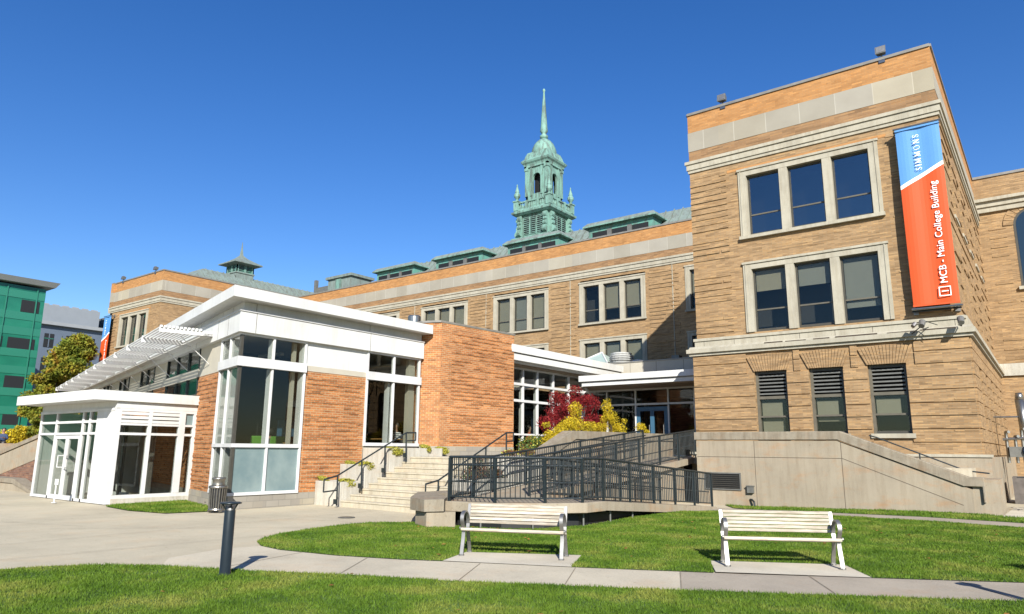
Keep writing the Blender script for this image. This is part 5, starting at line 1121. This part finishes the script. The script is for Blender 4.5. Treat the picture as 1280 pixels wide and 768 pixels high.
shrub('yellow_shrub', (-13.1, 23.3, 1.36), [(-13.2, 23.4, 2.75, .35, .5, .4), (-13.2, 23.2, 3.2, .22, .3, .35), (-13.1, 23.9, 2.4, .3, .45, .25), (-13.2, 22.7, 2.4, .3, .4, .25)]+spread((-13.2, 23.5, 2.6), (.25, .6, .3), 7, .2), 5000, .026, ['leaf_yellow'], 'taller loose yellow shrub right of the red maple', 'shrub', 23, 'yellow shrubs behind the coping wall')
shrub('yellow_shrub', (-13.0, 25.6, 1.36), [(-13.0, 25.5, 2.5, .22, .3, .22), (-13.0, 25.9, 2.35, .18, .3, .1)], 1100, .026, ['leaf_yellow'], 'smallest yellow shrub by the blue entrance door', 'shrub', 24, 'yellow shrubs behind the coping wall')
shrub('green_shrub', (-13.5, 18.6, 1.36), [(-13.4, 18.5, 1.75, .4, .5, .3), (-13.5, 19.0, 1.8, .4, .5, .3), (-13.2, 18.2, 1.6, .3, .4, .2)], 2600, .035, ['leaf_green', 'leaf_lime', 'leaf_brown'], 'mixed green and plum coloured low shrub at the brick block corner', 'shrub', 25)
shrub('brown_shrub', (-12.7, 15.3, .76), [(-12.7, 15.1, 1.0, .3, .45, .25), (-12.6, 15.7, .95, .3, .4, .2), (-12.7, 14.8, .85, .25, .3, .2), (-12.7, 15.2, 1.3, .12, .15, .2)], 2200, .028, ['leaf_brown', 'leaf_green'], 'reddish brown shrub in the low planter behind the ramp railing', 'shrub', 26)
shrub('brown_shrub', (-12.7, 17.0, 1.36), [(-12.7, 16.6, 1.5, .25, .4, .13), (-12.7, 17.4, 1.52, .25, .45, .13)], 1500, .025, ['leaf_brown', 'leaf_lime'], 'rust coloured groundcover on the taller planter behind the ramp', 'shrub', 27)
for (x, y, z, ry, lab) in ((-16.45, 13.75, .66, .32, 'yellow green plant trailing over the lowest left planter'), (-17.2, 13.5, .72, .12, 'small yellow green tuft at the brick side of the lowest planter'), (-16.45, 14.45, 1.14, .28, 'yellow green plant trailing from the middle left planter'), (-17.1, 14.4, 1.16, .14, 'yellow green tuft beside the brick on the middle planter'), (-16.4, 15.5, 1.58, .4, 'largest yellow green clump hanging under the left cafe pane'), (-16.4, 16.9, 1.66, .18, 'small yellow green clump under the right cafe pane'), (-16.5, 17.8, 1.60, .28, 'yellow green clump by the corner of the brick block')):
    shrub('trailing_plant', (x, y, z-.04), [(x, y, z, .2, ry, .07), (x+.12, y+.05, z-.09, .08, ry*.7, .1), (x-.1, y, z+.03, .18, ry*.8, .06)], int(1400*ry/.25), .022, ['leaf_lime'], lab, 'plant', int(abs(x*y)*7), 'trailing yellow green plants in the planters', .008)

# trees on the left
def tree(base, blobs, n, size, label, seed, trunk=(.25, 5), mats=('leaf_autumn',), group='autumn trees by the far left wing'):
    t_ = thing('tree', base, label, 'tree', group); q = MB(); b = Vector(base); top = b+Vector((.1, .1, trunk[1])); q.tube(b, b+Vector((.05, 0, trunk[1]*.5)), trunk[0], 'bark', 10, trunk[0]*.75); q.tube(b+Vector((.05, 0, trunk[1]*.5)), top, trunk[0]*.75, 'bark', 10, trunk[0]*.4)
    q.build('trunk', t_); q = MB()
    for bb in blobs[:14]:
        t = Vector(bb[:3]); s = b.lerp(top, rb.uniform(.45, .95)); m_ = s.lerp(t, .5)+Vector((0, 0, .3)); q.tube(s, m_, .09, 'bark', 6, .06); q.tube(m_, t, .06, 'bark', 5, .015)
    q.build('limbs', t_); foliage('crown', t_, blobs, n, size, list(mats), seed); return t_
def crown(c, R0, H, k, r):
    out = []
    for i in range(k):
        a = rb.uniform(0, 6.28); t = rb.random(); rr = R0*math.sqrt(rb.random())*math.sin(math.pi*(.15+.8*t)); out.append((c[0]+rr*math.cos(a), c[1]+rr*math.sin(a), c[2]+H*t, r*rb.uniform(.6, 1.2), r*rb.uniform(.6, 1.2), r*rb.uniform(.5, .9)))
    return out
tree((-61.5, 23.0, 0), crown((-61.5, 23.1, 2.6), 2.3, 7.4, 60, .95), 32000, .12, 'tall green and rust autumn tree in front of the distant banner', 31)
tree((-63.5, 21.6, 0), crown((-62.6, 21.9, 1.6), 1.7, 4.7, 40, .8), 18000, .12, 'shorter bushy autumn tree nearest the green glass building', 32, (.2, 4))
tree((-58.5, 21.8, 0), crown((-58.5, 21.8, .8), 1.6, 3.8, 20, .7), 5000, .10, 'low dark reddish tree rising behind the lobby roof', 33, (.12, 2), ('leaf_autumn', 'leaf_brown'))
shrub('golden_bush', (-52, 16.9, .2), [(-52, 16.6, 1.9, .9, .9, .8), (-52, 17.5, 1.6, .7, .8, .6), (-52, 15.9, 1.5, .8, .7, .6), (-52, 17, 2.5, .4, .5, .4)], 5500, .07, ['leaf_yellow'], 'round golden bush above the far left concrete stair wall', 'bush', 35)

# left stair walls
FL = Fr((0, 12.6, 0), 0); k = 12.6/15.26; q = MB()
def lp(x, z): return (x*k, 1.6+(z-1.6)*k)
q.wprism(FL, [lp(-58, -1.4), lp(-48.5, .0), lp(-43.4, .95), lp(-43.4, 2.05), lp(-49.3, 1.0), lp(-58, -.5)], -.3, 0, 'concrete_wall'); q.wprism(FL, [lp(-58, -.4), lp(-49.2, 1.05), lp(-43.2, 2.10), lp(-43.2, 2.30), lp(-49.2, 1.28), lp(-58, -.2)], -.4, .06, 'coping_concrete')
tag(q.build('far_stair_wall'), 'beige concrete stair wall sloping down at the far left edge', 'wall')
q = MB(); q.cube(-48, -35.2, 12.62, 13, -.4, 1.0, 'path_brick'); tag(q.build('brick_wall'), 'low brown brick wall under the far left concrete stair wall', 'wall')
q = MB(); F3 = Fr((0, 9.9, 0), 0); q.wprism(F3, [(-34.5, -.1), (-28.2, -.1), (-30.2, .26), (-34.5, .26)], -.3, 0, 'concrete_wall'); q.wprism(F3, [(-34.5, .26), (-30.2, .26), (-28.0, -.1), (-27.6, -.1), (-30.1, .42), (-34.5, .42)], -.35, .05, 'coping_concrete'); tag(q.build('kerb_wall'), 'low concrete kerb wall ending left of the glass lobby', 'wall')

# ------------------------------------------------------------------ buildings on the far left
gb = thing('green_building', (-90, 20, 0), 'green glass office block with an overhanging flat grey roof at the far left', 'building'); FG = Fr((-90, 0, 0), 90)
q = MB(); q.cube(-110, -90, -20, 30.0, 0, 19.1, 'green_glass'); q.build('facade', gb)
q = MB(); q.hexa([(-112, -20, 19.3), (-89.3, -20, 19.3), (-89.3, 30.7, 19.3), (-112, 30.7, 19.3), (-112, -20, 19.85), (-88.9, -20, 19.85), (-88.9, 31.0, 19.85), (-112, 31.0, 19.85)], 'roof_edge_grey'); q.build('roof', gb)
q = MB()
for z in (2.9, 4.9, 6.9, 9.3, 11.2, 13.6, 15.3, 17.7): q.box(FG, -20, 30.0, z, z+.85, 0, .05, 'green_glass_pale')
q.build('spandrel', gb)
for j_ in range(16): q = MB(); y = 29.1-j_*2.9; q.box(FG, y, y+.12, .5, 19, .05, .12, 'green_glass_pale'); q.build('mullion', gb)
rr = random.Random(9)
for z in (3.9, 8.0, 12.2, 16.5):
    for j_ in range(7):
        y = 29.6-j_*3.05-rr.uniform(0, .6)
        if rr.random() < .85: q = MB(); q.box(FG, y-rr.uniform(1.6, 2.7), y, z-.3, z+1.05, .01, .04, 'black'); q.build('window', gb)
q = MB(); q.box(FG, 24.5, 27.2, 0.3, 4.8, .05, .06, 'black'); q.build('entrance', gb)
gy = thing('grey_building', (-120, 44, 0), 'blue grey metal clad building between the green block and the tree', 'building')
q = MB(); q.cube(-140, -120, 34, 60, 0, 19.6, 'blue_grey_wall'); q.build('wall', gy)
q = MB(); q.cube(-140, -119.3, 34, 49.4, 19.6, 20.1, 'roof_edge_grey'); q.cube(-140, -120.5, 34, 48.2, 20.1, 22.8, 'grey_metal_wall'); q.cube(-140, -120.5, 49.4, 58, 20.1, 22.2, 'vent_grey')
for j_ in range(9): q.cube(-121.5, -121.2, 36+j_*1.4, 36.9+j_*1.4, 22.8, 23.1, 'roof_edge_grey')
q.build('roof', gy)
FB = Fr((-120, 0, 0), 90)
for z in (16.2, 12.5, 8.6):
    for y in (40.6, 43.6, 46.4, 49.2): q = MB(); q.box(FB, y, y+1.3, z, z+2.1, .0, .06, 'black'); q.box(FB, y+.6, y+.72, z, z+2.1, .06, .09, 'blue_grey_wall'); q.box(FB, y, y+1.3, z+1.3, z+1.4, .06, .09, 'green_glass_pale'); q.build('window', gy)

# ------------------------------------------------------------------ seated people and furniture
def seated(loc, ang, top, legs, label, hair='hair', lean=.1, scale=1.0, arms='table'):
    """one continuous skinned body, facing +Y before rotation"""
    l = lean; J = dict(pel=(0, 0, .50), ch=(0, l*.6, .78), nk=(0, l, .98), hd0=(0, l+.015, 1.06), hd=(0, l+.02, 1.17), hd2=(0, l+.01, 1.24))
    vs = [J['pel'], J['ch'], J['nk'], J['hd0'], J['hd'], J['hd2']]; rs = [.15, .155, .058, .06, .092, .06]; es = [(0, 1), (1, 2), (2, 3), (3, 4), (4, 5)]
    for sx in (-1, 1):
        b = len(vs); vs += [(sx*.10, .05, .50), (sx*.11, .42, .53), (sx*.11, .46, .10), (sx*.11, .58, .04)]; rs += [.095, .065, .045, .035]; es += [(0, b), (b, b+1), (b+1, b+2), (b+2, b+3)]
        a = len(vs); ea = {'table': [(sx*.17, l*.9, .90), (sx*.22, l+.05, .68), (sx*.12, l+.28, .76), (sx*.08, l+.36, .78)], 'chin': [(sx*.17, l*.9, .90), (sx*.20, l+.14, .74), (sx*.08, l+.20, .94), (sx*.04, l+.15, 1.02)]}['chin' if (arms == 'chin' and sx > 0) else 'table']
        vs += ea; rs += [.065, .045, .034, .028]; es += [(1, a), (a, a+1), (a+1, a+2), (a+2, a+3)]
        for k in range(5):
            f0 = len(vs); p = Vector(ea[3]); dd = (Vector(ea[3])-Vector(ea[2])).normalized(); sd = Vector((1, 0, 0))*(k-2)*.016
            vs += [tuple(p+dd*.05+sd), tuple(p+dd*(.075+.008*(2-abs(k-2)))+sd+Vector((0, 0, -.012)))]; rs += [.009, .008]; es += [(a+3, f0), (f0, f0+1)]
    me = bpy.data.meshes.new('tmp'); me.from_pydata(vs, es, []); o = bpy.data.objects.new('tmp', me); C.objects.link(o)
    o.modifiers.new('s', 'SKIN'); sk_ = me.skin_vertices[0].data
    for i, r_ in enumerate(rs): sk_[i].radius = (r_*(1.15 if i < 2 else 1), r_*(.8 if i < 2 else 1))
    sk_[0].use_root = True; sb = o.modifiers.new('d', 'SUBSURF'); sb.levels = 1; sb.render_levels = 1; bpy.context.view_layer.update()
    m2 = bpy.data.meshes.new_from_object(o.evaluated_get(bpy.context.evaluated_depsgraph_get())); bpy.data.objects.remove(o)
    m2.materials.clear()
    for mm in ('skin', top, legs, 'black'): m2.materials.append(M[mm])
    for p in m2.polygons:
        c = p.center
        p.material_index = 0 if (c.z > .985 or (c.y > l+.24 and c.z > .62)) else (3 if c.z < .08 else (2 if c.z < .60 and (c.y > .02 or c.z < .5) else 1)); p.use_smooth = True
    t_ = thing('person', loc, label, 'person'); b_ = bpy.data.objects.new('body', m2); C.objects.link(b_); b_.parent = t_
    q = MB(); c0 = (0, l+.0, 0); q.lathe(c0, [(.045, 1.08), (.088, 1.13), (.102, 1.2), (.09, 1.26), (.05, 1.295), (.0, 1.30)], hair, 12)
    off = Vector(loc); q.v = [Vector((v.x, v.y-.025 if v.y < l+.05 else v.y-.05, v.z))+off for v in q.v]; q.build('hair', t_, True)
    q = MB(); yf = l+.112
    for sx in (-1, 1): q.lathe((sx*.034, yf-.004, 0), [(.0, 1.172), (.01, 1.178), (.01, 1.186), (0, 1.19)], 'black', 6)
    q.cube(-.011, .011, yf-.02, yf+.018, 1.13, 1.17, 'skin'); q.cube(-.025, .025, yf-.02, yf+.0, 1.098, 1.106, 'orange_cloth'); q.v = [v+off for v in q.v]; q.build('face', t_)
    t_.rotation_euler = (0, 0, R(ang)); t_.scale = (scale,)*3; return t_
def chair(loc, ang, m_, label):
    t_ = thing('cafe_chair', (0, 0, 0), label, 'chair', 'chairs inside the pavilion'); q = MB(); q.hexa([(-.24, -.24, .42), (.24, -.24, .42), (.22, .22, .42), (-.22, .22, .42), (-.24, -.24, .47), (.24, -.24, .47), (.22, .22, .46), (-.22, .22, .46)], m_); bevel(q.build('seat', t_), .02, 2)
    q = MB(); q.hexa([(-.23, -.26, .50), (.23, -.26, .50), (.23, -.22, .50), (-.23, -.22, .50), (-.22, -.34, .88), (.22, -.34, .88), (.22, -.30, .88), (-.22, -.30, .88)], m_); bevel(q.build('backrest', t_), .02, 2)
    for sx in (-1, 1):
        for sy in (-1, 1): q = MB(); q.tube((sx*.18, sy*.18, .42), (sx*.22, sy*.22, 0), .012, 'steel', 6); q.build('leg', t_)
    t_.location = loc; t_.rotation_euler = (0, 0, R(ang)); return t_
def table(loc, lx, ly, label, h=.73):
    x, y, z = loc; t_ = thing('cafe_table', loc, label, 'table', 'tables inside the pavilion'); q = MB(); q.cube(x-lx/2, x+lx/2, y-ly/2, y+ly/2, z+h-.03, z+h, 'table_wood'); q.build('tabletop', t_)
    q = MB(); q.tube((x, y, z), (x, y, z+h-.03), .035, 'steel', 10); q.lathe((x, y, z), [(.22, 0), (.2, .02)], 'steel', 16); q.build('pedestal', t_)
FLR = 1.2
seated((-18.35, 17.55, FLR), 180, 'stripe_cloth', 'grey_cloth', 'person in a striped top sitting at a table behind the cafe window, chin on hand', arms='chin', lean=.14)
chair((-18.35, 17.62, FLR), 180, 'grey_cloth', 'dark chair under the person in the striped top')
table((-18.35, 16.85, FLR), .7, 1.1, 'orange topped table in front of the person in the striped top')
chair((-18.1, 15.75, FLR), 20, 'green_chair', 'green chair at the left end of the cafe table'); chair((-18.8, 16.0, FLR), 90, 'table_wood', 'orange wooden chair beside the green one')
seated((-18.9, 12.75, .88), 60, 'grey_cloth', 'grey_cloth', 'person with a red hairband sitting low behind the corner glazing', lean=.18)
chair((-18.7, 12.15, 1.05), 70, 'green_chair', 'large green chair behind the left pane of the corner window'); chair((-19.1, 13.0, 1.05), 80, 'green_chair', 'green chair behind the seated person at the corner window'); chair((-18.5, 13.45, .98), 200, 'green_chair', 'green chair with an orange tray at the right of the corner window')
table((-18.3, 13.35, 1.02), .7, .7, 'small orange table near the corner glazing')
q = MB(); q.cube(-19.3, -19.26, 13.25, 13.85, 1.95, 2.45, 'door_blue'); q.tube((-19.28, 13.6, 1.2), (-19.28, 13.6, 1.95), .03, 'steel', 8); tag(q.build('display_board'), 'blue display board standing inside behind the corner window', 'board')
seated((-18.2, 25.0, 1.36), -60, 'orange_cloth', 'grey_cloth', 'person in orange sitting inside the recessed glazing by the brick block')
chair((-18.2, 25.0, 1.36), -60, 'vent_grey', 'grey chair under the person in orange')
seated((-45.2, 14.05, 1.22), -120, 'navy_cloth', 'grey_cloth', 'tiny distant person in navy sitting by the golden bush')
q = MB(); q.cube(-45.8, -44.6, 13.6, 14.5, -.4, 1.7, 'concrete_wall'); tag(q.build('seat_wall'), 'short concrete wall end the distant person sits on', 'wall')

# ------------------------------------------------------------------ right edge: flue, meters, bicycles
fl = thing('exhaust_flue', (-.85, 31, 0), 'tall shiny metal flue pipe beside the near wing at the right edge', 'flue')
q = MB(); q.tube((-.80, 31, 2.0), (-.85, 31, 3.5), .15, 'galvanised', 16); q.tube((-.85, 31, 3.5), (-.86, 31, 3.75), .15, 'galvanised', 16, .10); q.build('pipe', fl, True)
q = MB(); q.tube((-.80, 31, 2.0), (-.55, 31, .0), .14, 'galvanised', 14); q.tube((-.95, 30.9, 2.9), (-1.7, 30.9, 2.9), .03, 'galvanised', 8); q.build('bracket', fl)
mt_ = thing('gas_meter', (-1.1, 30.2, 0), 'cluster of grey meter pipes and valves at the foot of the flue', 'meter')
q = MB()
for dx, z in ((-.25, 2.35), (.0, 2.2), (.2, 2.45)): q.path([(-1.1+dx, 30.2, 1.3), (-1.1+dx, 30.2, z), (-1.0+dx, 30.0, z)], .05, 'galvanised', 8)
q.tube((-1.45, 30.1, 2.1), (-.75, 30.1, 2.15), .05, 'galvanised'); q.build('pipes', mt_)
q = MB(); q.cube(-1.3, -.9, 30.0, 30.25, 1.5, 1.85, 'vent_grey'); q.lathe((-.8, 30.0, 0), [(.12, 1.6), (.14, 1.7), (.1, 1.85)], 'navy_cloth', 12); q.build('meter_case', mt_)
q = MB(); q.cube(-1.3, .8, 29.5, 30.6, -.2, .85, 'rock'); tag(q.build('plinth'), 'dark stone plinth under the meter pipes', 'plinth')
def bicycle(x, y, ang, label):
    t_ = thing('bicycle', (0, 0, 0), label, 'bicycle', 'bicycles parked beside the near wing')
    for c0 in (-.52, .52):
        q = MB(); n = 22
        for i in range(n):
            a, b = 2*math.pi*i/n, 2*math.pi*(i+1)/n; q.tube((c0+.33*math.cos(a), 0, .34+.33*math.sin(a)), (c0+.33*math.cos(b), 0, .34+.33*math.sin(b)), .017, 'black', 5)
        for i in range(0, 12): a = 2*math.pi*i/12; q.tube((c0, 0, .34), (c0+.32*math.cos(a), 0, .34+.32*math.sin(a)), .003, 'steel', 3)
        q.build('wheel', t_)
    q = MB(); P_ = dict(r=(-.52, 0, .34), bb=(-.08, 0, .30), st=(-.2, 0, .82), hd=(.36, 0, .80), hl=(.40, 0, .66), f=(.52, 0, .34))
    for a, b in (('r', 'bb'), ('bb', 'st'), ('st', 'hd'), ('hl', 'bb'), ('r', 'st'), ('hd', 'hl'), ('hl', 'f')): q.tube(P_[a], P_[b], .018, 'navy_cloth', 6)
    q.build('frame', t_); q = MB(); q.path([(.36, -.25, .92), (.34, 0, .93), (.36, .25, .92)], .013, 'dark_rail', 6); q.tube((.34, 0, .93), P_['hd'], .013, 'dark_rail', 6); q.build('handlebar', t_)
    q = MB(); q.hexa([(-.34, -.07, .88), (-.10, -.02, .88), (-.10, .02, .88), (-.34, .07, .88), (-.34, -.07, .92), (-.10, -.02, .92), (-.10, .02, .92), (-.34, .07, .92)], 'black'); q.tube(P_['st'], (-.22, 0, .88), .013, 'steel', 6); q.build('saddle', t_)
    q = MB(); q.tube((-.08, -.03, .3), (-.08, .03, .3), .09, 'dark_rail', 12); q.tube((-.08, .06, .3), (0, .1, .16), .01, 'steel', 5); q.build('crank', t_)
    t_.location = (x, y, 0); t_.rotation_euler = (0, 0, R(ang)); return t_
bicycle(-.75, 25.6, 95, 'bicycle parked nearest the wing corner at the right edge'); bicycle(-.30, 26.2, 100, 'second bicycle parked further out from the wing corner')
